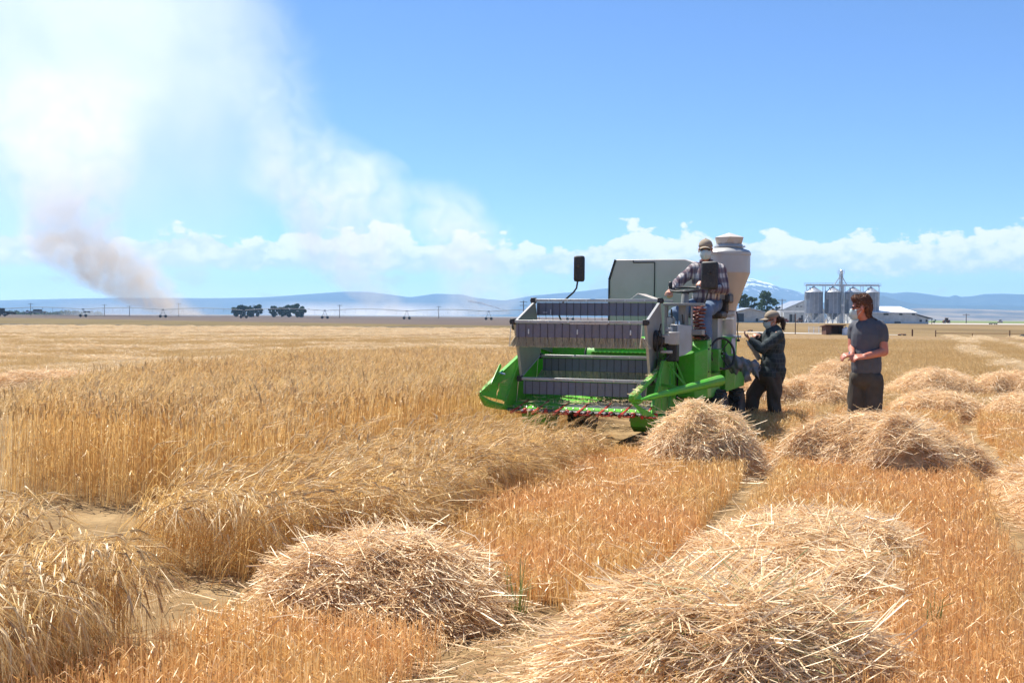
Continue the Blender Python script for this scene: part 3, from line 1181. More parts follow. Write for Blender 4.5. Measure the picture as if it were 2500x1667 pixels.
PL = reel_plate(-.79, 'reel_plate')
PR = reel_plate(.715, 'reel_plate')
for P_, x in ((PL, -.79), (PR, .715)):
    sgn = -1 if x < 0 else 1
    for i in range(4):
        y0, z0 = corner[i]
        y1, z1 = corner[(i + 1) % 4]
        e = MB().bar((x, y0 + (RCY - y0) * .04, z0 + (RCZ - z0) * .04), (x, y1 + (RCY - y1) * .04, z1 + (RCZ - z1) * .04), .030, .008)
        part('plate_rim', e, 'greymetal', P_, .002)
part('reel_shaft', MB().tube([(-.82, RCY, RCZ), (.78, RCY, RCZ)], .028, 12), 'greymetal', bevel=0)
for i, (y, z) in enumerate(corner):
    bar = part('reel_bar', MB().box((-.037, y, z), (1.50, .05, .034)), 'greymetal', bevel=.004)
    part('bat_board', MB().box((-.045, y + .004, z - .10), (1.43, .012, .150)), 'bat', bar, .002)
    tn = MB()
    for k in range(17):
        x = -.73 + k * 1.37 / 16
        tn.tube([(x, y - .006, z - .02), (x, y - .008, z - .17), (x + .004, y + .012, z - .275)], .0028, 4)
    t_ = part('spring_tine', tn, 'black', bar, 0)
    t_['kind'] = 'stuff'
    for k in range(6):
        x = -.60 + k * .23
        part('bat_bolt', MB().lathe([(.009, -.010), (.009, 0), (.004, .003)], (x, y - .026, z), 6, 'Y'), 'steel', bar, 0)
    for x in (-.80, .725):
        part('bearing_block', MB().box((x, y, z), (.055, .07, .065)).lathe([(.02, -.04), (.02, .04)], (x, y, z), 10, 'X'), 'black', bar, .006)
    for x in (-.815, .69):
        part('end_tine', MB().tube([(x, y - .02, z - .03), (x - .01, y - .02, z - .16), (x - .025, y - .01, z - .28)], .006, 6), 'steel', bar, 0)
    if i in (1, 3):
        rb = RB()
        for k in range(2600):
            x = RG.uniform(-.78, .70)
            sp = max(0, abs(x + .04) - .66) * np.sign(x + .04) * .8
            a = np.array([x, y + .012 + RG.uniform(-.006, .006), z - .165])
            rb.rib([a, a + np.array([RG.normal(0, .010) + sp * .5, RG.normal(0, .008), -.06]), a + np.array([RG.normal(0, .014) + sp, RG.normal(0, .012), -.115 + RG.normal(0, .004)])], .0035)
        br = rb.mesh('brush', M['bristle'])
        link(br, bar)
        br['kind'] = 'stuff'
    if i == 0:
        part('white_mark', MB().box((-.585, y - .005, z - .135), (.010, .004, .06)), 'paper', bar, 0)
        part('white_mark', MB().box((-.655, y - .005, z - .14), (.05, .004, .010)), 'paper', bar, 0)
    if i == 1:
        for x in (-.61, -.04, .56):
            part('bat_clip', MB().box((x, y - .006, z - .11), (.014, .012, .055)), 'steel', bar, .002)
# reel drive on the right plate
hub = part('reel_hub', MB().lathe([(.12, 0), (.12, .03), (.07, .05), (.07, .12)], (.722, RCY, RCZ), 20, 'X'), 'black')
dr = MB().box((.83, RCY, RCZ + .02), (.14, .11, .10)).box((.93, RCY + .02, RCZ + .03), (.10, .14, .14)).box((.86, RCY - .04, RCZ - .12), (.13, .05, .035)).box((.86, RCY + .06, RCZ + .12), (.08, .06, .05))
part('drive_motor', dr, 'greymetal', hub, .008)
part('motor_valve', MB().box((.90, RCY + .10, RCZ - .12), (.12, .13, .22)), 'black', hub, .012)
part('motor_valve', MB().box((.78, RCY - .06, RCZ + .02), (.05, .03, .07)), 'black', hub, .004)
for pts in ([(.80, RCY - .06, RCZ + .19), (.78, RCY - .07, RCZ + .08), (.76, RCY - .09, RCZ - .05), (.78, RCY - .10, RCZ - .19), (.84, RCY - .09, RCZ - .22), (.88, RCY, RCZ - .16)],
            [(.75, RCY - .02, RCZ - .20), (.74, RCY - .03, RCZ - .30), (.745, RCY, RCZ - .38)],
            [(.77, RCY - .05, RCZ + .10), (.80, RCY - .10, RCZ + .12), (.83, RCY - .1, RCZ + .0), (.80, RCY - .1, RCZ - .12)]):
    part('hydraulic_hose', MB().tube(pts, .009, 6), 'black', hub, 0)
# reel arms back to the frame
part('reel_arm', MB().bar((.79, RCY, RCZ), (.80, 1.52, 1.10), .05, .09), 'grey')
part('reel_arm', MB().bar((-.84, RCY, RCZ), (-.84, 1.52, 1.10), .05, .09), 'grey')

# --- arm with folded bracket on the far side
sa = part('side_beam', MB().box((-.98, 1.55, 1.395), (.66, .10, .105)), 'grey', bevel=.006)
part('beam_end', MB().box((-1.33, 1.55, 1.395), (.04, .13, .13)).lathe([(.05, -.03), (.05, .0)], (-1.37, 1.55, 1.395), 10, 'X'), 'black', sa, .008)

# --- feeder housing and chassis behind the header
part('feeder_house', MB().prism([(1.53, .62), (1.53, 1.12), (2.1, 1.28), (2.1, .78)], 0, -.10, .60), 'green', bevel=.01)
part('chassis', MB().box((.45, 2.6, .72), (1.45, 2.7, .30)), 'greendark', bevel=.02)
part('axle', MB().tube([(-.45, 1.72, .34), (1.22, 1.72, .34)], .06, 10), 'black', bevel=0)


def wheel(x, y, r, w):
    ty = part('wheel', MB().lathe([(r * .62, -w * .42), (r * .90, -w * .5), (r, -w * .36), (r, w * .36), (r * .90, w * .5), (r * .62, w * .42)], (x, y, r + .005), 36, 'X'), 'rubber', bevel=0)
    tr = MB()
    for k in range(20):
        a = 2 * PI * k / 20
        for sg in (-1, 1):
            c = Vector((x + sg * w * .22, y + (r + .012) * math.cos(a + sg * .08), r + .005 + (r + .012) * math.sin(a + sg * .08)))
            tr.box(c, (w * .46, .045, .035), Euler((a - PI / 2, 0, 0)).to_matrix() @ Euler((0, 0, sg * .5)).to_matrix())
    part('tread', tr, 'rubber', ty, 0)
    part('rim', MB().lathe([(.05, -w * .3), (r * .5, -w * .36), (r * .63, -w * .42), (r * .63, w * .42), (r * .5, w * .3), (.05, w * .2)], (x, y, r + .005), 24, 'X'), 'boxgrey', ty, 0)


wheel(1.17, 1.80, .31, .22)
wheel(-.50, 1.72, .31, .24)
wheel(1.10, 3.75, .26, .18)
wheel(-.30, 3.75, .26, .18)

# --- green bodywork right of the feeder
part('front_hood', MB().add(
    [(.86, 1.02, .60), (1.06, .98, .60), (1.20, 1.05, .60), (1.20, 1.27, .60), (.86, 1.27, .60),
     (.86, 1.02, 1.07), (1.06, .98, 1.12), (1.20, 1.05, 1.17), (1.20, 1.27, 1.27), (.86, 1.27, 1.27), (.935, 1.10, 1.245), (1.175, 1.12, 1.262)],
    [(0, 1, 2, 3, 4), (0, 5, 6, 1), (1, 6, 7, 2), (2, 7, 11, 8, 3), (3, 8, 9, 4), (4, 9, 10, 5, 0), (5, 10, 11, 6), (6, 11, 7), (8, 11, 10, 9)]), 'green', bevel=.008)
for p in ((1.202, 1.10, 1.16), (1.202, 1.10, .90), (1.202, 1.22, 1.2)):
    part('hood_bolt', MB().lathe([(.010, -.012), (.010, .004), (.004, .008)], p, 6, 'X'), 'black', bevel=0)
part('hood_inner_panel', MB().box((.845, 1.30, .82), (.02, .5, .50)), 'black')
sp_ = part('side_panel', MB().add(
    [(1.10, 2.12, .58), (1.235, 2.02, .60), (1.325, 2.18, .66), (1.20, 3.0, .66), (1.10, 3.0, .6),
     (1.10, 2.12, 1.285), (1.235, 2.02, 1.285), (1.35, 2.18, 1.285), (1.22, 3.0, 1.285), (1.10, 3.0, 1.285)],
    [(0, 1, 2, 3, 4), (5, 9, 8, 7, 6), (0, 5, 6, 1), (1, 6, 7, 2), (2, 7, 8, 3), (3, 8, 9, 4), (4, 9, 5, 0)]), 'green', bevel=.008)
d = Vector((.115, .16, 0)).normalized()
nn = Vector((d.y, -d.x, 0))
pq = Vector((1.310, 2.124, 1.175)) + nn * .006
part('paper_notice', MB().add([pq + d * sx * .034 + Vector((0, 0, sz * .095)) + nn * t for t in (0, .002) for sx, sz in ((-1, -1), (1, -1), (1, 1), (-1, 1))],
                              [(0, 1, 2, 3), (7, 6, 5, 4), (0, 4, 5, 1), (1, 5, 6, 2), (2, 6, 7, 3), (3, 7, 4, 0)]), 'paper', sp_, 0)
# handwheel with bracket
hw = part('hand_wheel', MB().torus((1.27, 1.62, 1.095), .185, .014, 40, 8, (0, R_(82), R_(-38))), 'black', bevel=0)
hs = MB()
q = Euler((0, R_(82), R_(-38))).to_matrix()
for a in (0.4, 2.5, 4.6):
    hs.tube([Vector((1.27, 1.62, 1.095)) + q @ Vector((0, 0, -.05)), Vector((1.27, 1.62, 1.095)) + q @ Vector((.185 * math.cos(a), .185 * math.sin(a), 0))], .009, 6)
hs.tube([Vector((1.27, 1.62, 1.095)) + q @ Vector((0, 0, .02)), Vector((1.27, 1.62, 1.095)) + q @ Vector((0, 0, -.16))], .018, 8)
part('wheel_spoke', hs, 'black', hw, 0)

# --- operator platform, seat, console
part('platform', MB().box((.78, 1.75, 1.10), (.80, 1.05, .03)), 'black')
part('platform_step', MB().box((1.20, 1.62, 1.02), (.10, .30, .26)), 'greendark')
seat = part('seat', MB().box((1.03, 1.92, 1.56), (.42, .42, .09)), 'black', bevel=.03)
part('seat_back', MB().box((1.04, 2.13, 1.79), (.42, .08, .44), (R_(-8), 0, 0)), 'black', seat, .03)
part('arm_rest', MB().box((1.285, 1.95, 1.76), (.06, .30, .11)), 'black', seat, .02)
part('seat_base', MB().box((1.03, 1.95, 1.32), (.30, .32, .40)), 'greymetal', seat)
part('console_shelf', MB().box((.935, .98, 1.672), (.46, .16, .030)), 'grey')
part('console_post', MB().box((.725, .98, 1.42), (.028, .10, .48)), 'grey')
part('console_panel', MB().box((.905, 1.02, 1.50), (.085, .05, .32)), 'grey')
part('console_post', MB().box((1.01, 1.04, 1.38), (.02, .05, .55)), 'greymetal')
bx = [(.835, 1.08), (.935, 1.06)]
gb = MB().add([(.81, .82, 1.155), (.90, .78, 1.07), (.985, .82, 1.10), (1.035, .92, 1.15), (.81, .90, 1.155), (.90, .95, 1.08),
               (.81, .82, 1.445), (.90, .78, 1.440), (1.035, .92, 1.432), (.81, .93, 1.445)],
              [(0, 6, 7, 1), (1, 7, 8, 3, 2), (0, 1, 2, 3, 5, 4), (4, 5, 3, 8, 9), (0, 4, 9, 6), (6, 9, 8, 7)])
gbx = part('guard_box', gb, 'greymetal', bevel=.004)
for x in (.86, .895):
    part('valve_cap', MB().lathe([(.012, 0), (.012, .035), (.006, .045)], (x, .88, 1.44), 8), 'steel', gbx, 0)
part('relay_box', MB().box((1.09, 1.0, 1.355), (.13, .16, .06)), 'grey')
lev = MB().tube([(.93, .95, 1.45), (.92, .93, 1.56)], .008, 6).tube([(.80, .98, 1.40), (.79, .95, 1.62)], .010, 6)
part('control_lever', lev, 'black', bevel=0)
part('pump_body', MB().lathe([(.05, -.06), (.06, -.03), (.06, .06), (.04, .08)], (.76, 1.0, 1.48), 12, 'Y').box((.78, 1.0, 1.36), (.09, .12, .14)), 'greymetal', bevel=.004)
st = part('steering_wheel', MB().torus((.865, 1.36, 1.853), .175, .014, 36, 8, (R_(10), 0, 0)), 'black', bevel=0)
ss = MB()
q = Euler((R_(10), 0, 0)).to_matrix()
for a in (R_(-90), R_(30), R_(150)):
    ss.bar(Vector((.865, 1.36, 1.83)), Vector((.865, 1.36, 1.853)) + q @ Vector((.172 * math.cos(a), .172 * math.sin(a), 0)), .024, .010)
ss.lathe([(.045, -.03), (.05, 0), (.035, .02)], (.865, 1.36, 1.828), 14)
part('wheel_spoke', ss, 'black', st, .002)
part('steering_knob', MB().lathe([(.014, 0), (.022, .03), (.026, .06), (.02, .085), (.008, .095)], (.685, 1.36, 1.855), 12), 'black', st, 0)
part('steering_column', MB().tube([(.865, 1.36, 1.82), (.87, 1.26, 1.55), (.87, 1.24, 1.12)], [.04, .055, .06], 12), 'grey', bevel=0)
# coiled red hoses
for k, (ox, ph, rr) in enumerate(((1.075, 0, .058), (1.095, 1.8, .050), (1.06, 3.6, .054))):
    pts = []
    for i in range(150):
        t = i / 149
        pts.append((ox + rr * math.cos(ph + t * 2 * PI * 8.5) + .012 * math.sin(t * 9 + k), 1.12 + rr * math.sin(ph + t * 2 * PI * 8.5), 1.66 - .36 * t - k * .012))
    part('coiled_hose', MB().tube(pts, .0085, 5), 'copper', bevel=0)
cb = MB()
for k in range(4):
    pts = []
    for i in range(24):
        a = 2 * PI * i / 23
        pts.append((1.07 + (.115 - .012 * k) * math.cos(a), 1.18 + .065 * math.sin(a) - .008 * k, 1.285 + .013 * k + .012 * math.sin(a * 2 + k)))
    cb.tube(pts, .010, 6)
part('cable_loop', cb, 'black', bevel=0)

# --- mirrors
def mirror(x0, x1, z0, z1, y, armpts, tilt):
    hd = part('mirror', MB().box(((x0 + x1) / 2, y, (z0 + z1) / 2), (x1 - x0, .05, z1 - z0), (0, 0, tilt)), 'black', bevel=.03)
    part('mirror_arm', MB().tube(armpts, .011, 8), 'black', hd, 0)
    part('mirror_ball', MB().lathe([(.02, -.03), (.022, 0), (.02, .02)], ((x0 + x1) / 2, y - .03, (z0 + z1) / 2 + .03), 8, 'Y'), 'rubber', hd, 0)
    return hd


mirror(-.345, -.215, 1.935, 2.24, .8, [(-.30, .83, 2.05), (-.310, .83, 1.93), (-.322, .83, 1.86), (-.36, .83, 1.81), (-.46, .83, 1.725), (-.60, .95, 1.60), (-.60, 1.25, 1.35), (-.60, 1.5, 1.2)], .35)
mirror(1.12, 1.315, 1.845, 2.165, 1.0, [(1.21, 1.03, 2.0), (1.20, 1.03, 1.84), (1.175, 1.03, 1.74), (1.15, 1.03, 1.68)], 0.05)

# --- grey rear box with seam
rbx = [(-.335, 2.29), (.60, 2.285), (.80, 2.20), (.80, 1.25), (-.42, 1.25), (-.42, 2.02)]
RBX = part('rear_housing', MB().prism([(x, z) for x, z in rbx], 1, 2.6, 4.2), 'boxgrey', bevel=.012)
sm = MB()
sm.box((.05, 2.597, 2.277 - .03), (.29, .012, .014)).box((.195, 2.597, 2.01), (.012, .012, .47)).box((-.095, 2.597, 2.262), (.010, .012, .03))
part('door_seal', sm, 'black', RBX, 0)
ed = MB().bar((-.425, 2.60, 2.02), (-.425, 2.60, 1.25), .018, .03).bar((-.425, 2.60, 2.02), (-.340, 2.60, 2.288), .018, .03)
part('edge_rubber', ed, 'black', RBX, .003)
part('housing_bracket', MB().prism([(.10, 1.70), (.25, 1.815), (.44, 1.75), (.60, 1.74), (.60, 1.70)], 1, 1.5, 1.9), 'boxgrey', bevel=.004)
part('rear_hood', MB().box((.35, 4.5, 1.35), (1.1, .9, 1.0)), 'boxgrey', bevel=.03)

# --- grain hopper with pointed cap, fan pipe
HX, HY = 1.195, 2.25
HO = part('grain_hopper', MB().lathe([(.10, 1.60), (.118, 1.62), (.292, 2.085), (.292, 2.30), (.30, 2.305), (.30, 2.335), (.292, 2.34), (.285, 2.345)], (HX, HY, 0), 48), 'hopper', bevel=0, ang=12)
part('hopper_lid', MB().lathe([(.298, 2.338), (.28, 2.362), (.20, 2.39), (.19, 2.39)], (HX, HY, 0), 40), 'hopper', HO, 0)
part('lid_clamp', MB().box((HX - .12, HY - .305, 2.318), (.10, .02, .014)), 'steel', HO, .003)
part('cap_collar', MB().lathe([(.172, 2.385), (.172, 2.40), (.19, 2.402), (.19, 2.414), (.172, 2.416), (.165, 2.44)], (HX + .03, HY, 0), 32), 'greymetal', HO, 0)
part('collar_bolt', MB().box((HX + .215, HY - .06, 2.408), (.05, .03, .018)), 'steel', HO, .003)
cap = MB()
n = 6
lo = [(HX + .03 + .150 * math.cos(2 * PI * k / n + .2), HY + .150 * math.sin(2 * PI * k / n + .2), 2.43) for k in range(n)]
mi = [(HX + .03 + .20 * math.cos(2 * PI * (k + .5) / n + .2), HY + .20 * math.sin(2 * PI * (k + .5) / n + .2), 2.525) for k in range(n)]
cap.add(lo + mi + [(HX + .03, HY, 2.588)], [(k, (k + 1) % n, n + k) for k in range(n)] + [((k + 1) % n, n + (k + 1) % n, n + k) for k in range(n)] + [(n + k, n + (k + 1) % n, 2 * n) for k in range(n)] + [tuple(range(n - 1, -1, -1))])
part('hopper_cap', cap, 'boxgrey', HO, 0, smooth=False)
fp = part('fan_pipe', MB().lathe([(.09, 1.28), (.095, 1.30), (.095, 1.55), (.118, 1.56), (.118, 1.60), (.10, 1.605)], (HX, HY, 0), 32), 'greymetal', bevel=0)
part('pipe_band', MB().lathe([(.097, 1.50), (.102, 1.505), (.102, 1.525), (.097, 1.53)], (HX, HY, 0), 32), 'steel', fp, 0)
lv = part('louvre_box', MB().box((1.04, 2.12, 1.44), (.07, .06, .30)), 'grey', bevel=.004)
for k in range(10):
    part('louvre_slat', MB().box((1.04, 2.085, 1.32 + k * .026), (.058, .018, .010), (R_(25), 0, 0)), 'greymetal', lv, 0)
part('lamp_cable', MB().tube([(HX + .14, HY - .05, 1.60), (HX + .17, HY - .1, 1.5), (HX + .16, HY - .1, 1.38), (HX + .175, HY - .1, 1.26)], .008, 6).box((HX + .175, HY - .1, 1.245), (.035, .03, .03)), 'black', bevel=.002)
part('pipe_plinth', MB().box((1.19, 2.35, 1.285), (.30, .45, .03)), 'greymetal')

# --- grey plastic sheet hung over the sample outlet
def rumple(name, nx, ny, fn, mat, parent=None, thick=.004):
    vs = [fn(i / (nx - 1), j / (ny - 1)) for j in range(ny) for i in range(nx)]
    fs = [(j * nx + i, j * nx + i + 1, (j + 1) * nx + i + 1, (j + 1) * nx + i) for j in range(ny - 1) for i in range(nx - 1)]
    me = bpy.data.meshes.new(name)
    me.from_pydata(vs, [], fs)
    me.shade_smooth()
    me.materials.append(mat)
    o = link(bpy.data.objects.new(name, me), parent)
    so = o.modifiers.new('thickness', 'SOLIDIFY')
    so.thickness = thick
    return o


def sheet_fn(u, v):
    x = 1.25 + .42 * u
    ph = v * 2 * PI
    w = .022 * math.sin(u * 11 + 3 * math.sin(ph + u * 4)) + .014 * math.sin(u * 27 - ph * 3) + .012 * math.sin(ph * 5 + u * 9)
    r = .060 + w
    droop = -.01 * u - .05 * u ** 3
    x += .012 * math.sin(ph * 3 + 1) * u
    return (x, 1.95 - .12 * u + (r * .6 + .01) * math.cos(ph), .975 + droop + (r * 1.25 + .02 * (1 - u)) * math.sin(ph) * (1 - .25 * u * math.sin(ph)))


bag = rumple('plastic_sack', 40, 26, sheet_fn, M['sheet'], K)
bag.matrix_parent_inverse = Matrix.Identity(4)
bag.parent = None
bag.matrix_world = Matrix.Translation(ROWROOT) @ Matrix.Rotation(ROWYAW, 4, 'Z')
tag(bag, 'rumpled grey plastic sack hung on the side outlet of the combine', 'sack')
tail = rumple('sack_tail', 14, 14, lambda u, v: (1.50 + .10 * u + .05 * v * math.sin(u * 5), 1.82 + .03 * math.sin(v * 7 + u * 3), .93 - .19 * v * (1 - .35 * u) + .01 * math.sin(u * 9)), M['sheet'], bag)

# chaff and broken straw caught on the machine
rb = RB()
for i in range(1000):
    t_ = RG.random()
    if t_ < .5:
        p = np.array([RG.uniform(-.82, .79), RG.uniform(.02, 1.0), .552 + RG.uniform(0, .03)])
    elif t_ < .56:
        p = np.array([RG.uniform(-.85, .82), RG.uniform(-.16, .06), .505 + RG.uniform(0, .03)])
    elif t_ < .8:
        u_ = RG.random()
        p = np.array([.705 + .13 * u_ + RG.normal(0, .014), -.50 + 1.42 * u_, .722 + .41 * u_])
    elif t_ < .9:
        p = np.array([RG.uniform(.94, 1.18), RG.uniform(1.12, 1.26), 1.272])
    else:
        p = np.array([RG.uniform(-.8, .75), RG.uniform(1.40, 1.44), 1.218])
    d = dirv(RG.uniform(0, 6.28), RG.normal(1.5, .2))
    L_ = RG.uniform(.02, .11)
    rb.rib([p - d * L_ / 2, p + d * L_ / 2], RG.uniform(.003, .005))
cf = rb.mesh('chaff', M['straw'])
link(cf, K)
cf['kind'] = 'stuff'

# ------------------------------------------------------------------ people
def cap_mesh(mb, a, b, ra, rb, n=14):
    """tapered capsule"""
    a, b = Vector(a), Vector(b)
    d = b - a
    if d.length < 1e-5:
        d = Vector((0, 0, 1e-4))
    t = d.normalized()
    u = t.orthogonal().normalized()
    w = t.cross(u)
    vs = [a - t * ra]
    rings = []
    for k in (-60, -30, 0):
        rings.append((a + t * ra * math.sin(R_(k)), ra * math.cos(R_(k))))
    for k in (0, 30, 60):
        rings.append((b + t * rb * math.sin(R_(k)), rb * math.cos(R_(k))))
    for c, r in rings:
        for i in range(n):
            an = 2 * PI * i / n
            vs.append(c + (u * math.cos(an) + w * math.sin(an)) * r)
    vs.append(b + t * rb)
    fs = [(0, 1 + (i + 1) % n, 1 + i) for i in range(n)]
    m = len(rings)
    for j in range(m - 1):
        for i in range(n):
            p, q = 1 + j * n + i, 1 + j * n + (i + 1) % n
            fs.append((p, q, q + n, p + n))
    e = len(vs) - 1
    fs += [(e, 1 + (m - 1) * n + i, 1 + (m - 1) * n + (i + 1) % n) for i in range(n)]
    mb.add(vs, fs)


def ell_mesh(mb, c, r, rot=None, n=18, m=12):
    c = Vector(c)
    q = Euler(rot).to_matrix() if rot is not None and not isinstance(rot, Matrix) else (rot or Matrix.Identity(3))
    vs = [c + q @ Vector((0, 0, -r[2]))]
    for j in range(1, m):
        ph = -PI / 2 + PI * j / m
        for i in range(n):
            a = 2 * PI * i / n
            vs.append(c + q @ Vector((r[0] * math.cos(ph) * math.cos(a), r[1] * math.cos(ph) * math.sin(a), r[2] * math.sin(ph))))
    vs.append(c + q @ Vector((0, 0, r[2])))
    fs = [(0, 1 + (i + 1) % n, 1 + i) for i in range(n)]
    for j in range(m - 2):
        for i in range(n):
            p, s = 1 + j * n + i, 1 + j * n + (i + 1) % n
            fs.append((p, s, s + n, p + n))
    e = len(vs) - 1
    b = 1 + (m - 2) * n
    fs += [(e, b + i, b + (i + 1) % n) for i in range(n)]
    mb.add(vs, fs)


def blend(name, mb, mat, parent, voxel=.010, smooth=4, fac=.5, wrinkle=None):
    """weld overlapping shapes into one continuous skin"""
    me = bpy.data.meshes.new(name)
    me.from_pydata(mb.v, [], mb.f)
    o = bpy.data.objects.new(name, me)
    C.objects.link(o)
    r = o.modifiers.new('r', 'REMESH')
    r.mode = 'VOXEL'
    r.voxel_size = voxel
    s = o.modifiers.new('s', 'SMOOTH')
    s.factor = fac
    s.iterations = smooth
    dg = bpy.context.evaluated_depsgraph_get()
    me2 = bpy.data.meshes.new_from_object(o.evaluated_get(dg))
    bpy.data.objects.remove(o)
    me2.name = name
    if wrinkle:
        co = np.empty(len(me2.vertices) * 3, np.float32)
        me2.vertices.foreach_get('co', co)
        no = np.empty(len(me2.vertices) * 3, np.float32)
        me2.vertices.foreach_get('normal', no)
        co, no = co.reshape(-1, 3), no.reshape(-1, 3)
        A, f = wrinkle
        w = np.sin(co[:, 2] * f + 4 * np.sin(co[:, 0] * f * .5) + 3 * np.sin(co[:, 1] * f * .45)) * np.sin(co[:, 0] * f * .6 + co[:, 1] * f * .7 + 1.3)
        co += no * (A * w)[:, None]
        me2.vertices.foreach_set('co', co.ravel())
    me2.materials.clear()
    me2.materials.append(mat)
    me2.shade_smooth()
    return link(bpy.data.objects.new(name, me2), parent)


def cloth(name, col, plaid=None, rough=.9, scale=60, var=.25):
    n = Nodes(name)
    v = n.coord()
    c = col
    if plaid:
        sx = n.new('ShaderNodeSeparateXYZ')
        n.l.new(v, sx.inputs[0])
        wv = n.noise(5, 2, .5, v)
        def stripes(sock, k, lo, hi, off):
            a = n.math('SINE', n.math('ADD', n.math('MULTIPLY', n.math('ADD', sock, n.math('MULTIPLY', wv, .05)), k), off))
            return n.mapr(a, lo, hi)
        h = n.math('ADD', sx.outputs[0], n.math('MULTIPLY', sx.outputs[1], .8))
        c = n.mix(n.math('MULTIPLY', stripes(sx.outputs[2], 52, .25, .45, 0), .75), col, plaid[0])
        c = n.mix(n.math('MULTIPLY', stripes(h, 58, .25, .45, .8), .75), c, plaid[0])
        c = n.mix(n.math('MULTIPLY', stripes(sx.outputs[2], 104, .75, .9, 1.5), .6), c, plaid[1])
        c = n.mix(n.math('MULTIPLY', stripes(h, 116, .75, .9, .5), .6), c, plaid[1])
    f = n.noise(scale, 3, .6, v)
    g = n.noise(7, 4, .6, v)
    c2 = n.new('ShaderNodeMix', data_type='RGBA')
    c2.blend_type = 'MULTIPLY'
    n.set(c2.inputs['Factor'], n.math('MULTIPLY', n.mapr(g, .4, .65), var))
    n.set(c2.inputs['A'], c)
    c2.inputs['B'].default_value = (.55, .53, .5, 1)
    return n.bsdf(c2.outputs['Result'], rough, 0, n.bump(f, .25, .003), .2)


def skinmat(name, col):
    n = Nodes(name)
    v = n.coord()
    g = n.noise(26, 4, .6, v)
    c = n.mix(n.mapr(g, .35, .65), col, (col[0] * 1.05, col[1] * .80, col[2] * .74))
    return n.bsdf(c, .5, 0, n.bump(n.noise(220, 2, .5, v), .1, .001), .4, **{'Subsurface Weight': .08})


M['skin'] = skinmat('skin', (.52, .29, .20))
M['skin_red'] = skinmat('sunburnt_skin', (.50, .22, .15))
M['plaid'] = cloth('plaid_shirt', (.56, .52, .49), ((.10, .05, .07), (.06, .06, .10)))
M['denim'] = cloth('denim', (.15, .21, .31), var=.5)
M['navy'] = cloth('dark_shirt', (.052, .068, .074), ((.034, .045, .052), (.085, .10, .105)))
M['tee'] = cloth('grey_tee', (.098, .102, .118))
M['brownpants'] = cloth('brown_trousers', (.085, .072, .058), var=.4)
M['tan'] = cloth('tan_cap', (.34, .28, .21))
M['mask'] = cloth('pale_mask', (.52, .62, .62), rough=.8)
M['hair'] = paint('brown_hair', (.19, .075, .035), .6, dust=0, wear=.5, scale=40, bump=.6)
M['darkhair'] = paint('dark_hair', (.050, .022, .013), .5, dust=0, wear=.4, scale=40, bump=.6)
M['lens'] = paint('dark_glasses', (.01, .01, .012), .12, dust=0)
M['boot'] = paint('leather_boot', (.09, .06, .04), .7, dust=.4)
M['linen'] = cloth('beige_bag', (.58, .48, .33), rough=.8)


def hand(mb, wrist, dirn, up, size=.19, curl=.6, side=1):
    """palm, four unequal bent fingers and a thumb; fingers curl towards -up"""
    w = Vector(wrist)
    d = Vector(dirn).normalized()
    u = (Vector(up) - d * Vector(up).dot(d)).normalized()
    s = d.cross(u) * side
    k = size / .19
    pl = .085 * k
    for o in (-.030, -.010, .010, .030):
        cap_mesh(mb, w + s * o * .7 * k, w + d * pl + s * o * k, .015 * k, .0135 * k, 10)
    lens = (.060, .075, .080, .072)
    for o, L in zip((-.031, -.0105, .0105, .031), lens):
        p = w + d * pl + s * o * k
        a = 0.35 * curl
        for j, (seg, r) in enumerate(((.45, .0100), (.32, .0090), (.23, .0080))):
            a += curl * (.55 if j else .2)
            q = p + (d * math.cos(a) - u * math.sin(a)) * L * seg * k
            cap_mesh(mb, p, q, r * k, r * .92 * k, 8)
            p = q
    p = w + d * .022 * k + s * .030 * k
    q = p + (d * .60 + s * .55 - u * .45).normalized() * .045 * k
    cap_mesh(mb, p, q, .013 * k, .011 * k, 8)
    cap_mesh(mb, q, q + (d * .85 + s * .05 - u * .45).normalized() * .032 * k, .0105 * k, .009 * k, 8)


def head(mb, c, yaw, pitch=0.0, s=1.0, roll=0.0):
    """skull, jaw, nose, brow, lips, ears; local -y is the way the face looks; returns its matrix"""
    q = (Matrix.Rotation(yaw, 3, 'Z') @ Matrix.Rotation(pitch, 3, 'X') @ Matrix.Rotation(roll, 3, 'Y'))
    c = Vector(c)

    def E(o, r, rot=None):
        ell_mesh(mb, c + q @ (Vector(o) * s), [x * s for x in r], q @ (Euler(rot).to_matrix() if rot else Matrix.Identity(3)))
    E((0, .012, .035), (.076, .096, .088))
    E((0, -.020, -.030), (.062, .072, .075))
    E((0, -.045, -.085), (.036, .038, .030))
    E((0, -.082, .018), (.045, .016, .014))
    E((0, -.098, -.022), (.014, .020, .026), (R_(-20), 0, 0))
    E((0, -.107, -.034), (.017, .014, .012))
    E((0, -.086, -.062), (.026, .013, .008))
    E((0, -.084, -.073), (.023, .013, .008))
    for sx in (-1, 1):
        E((sx * .030, -.078, -.012), (.020, .018, .022))
        E((sx * .078, .012, -.005), (.010, .022, .034), (0, 0, sx * .3))
        E((sx * .031, -.082, .004), (.014, .010, .008))
    return c, q


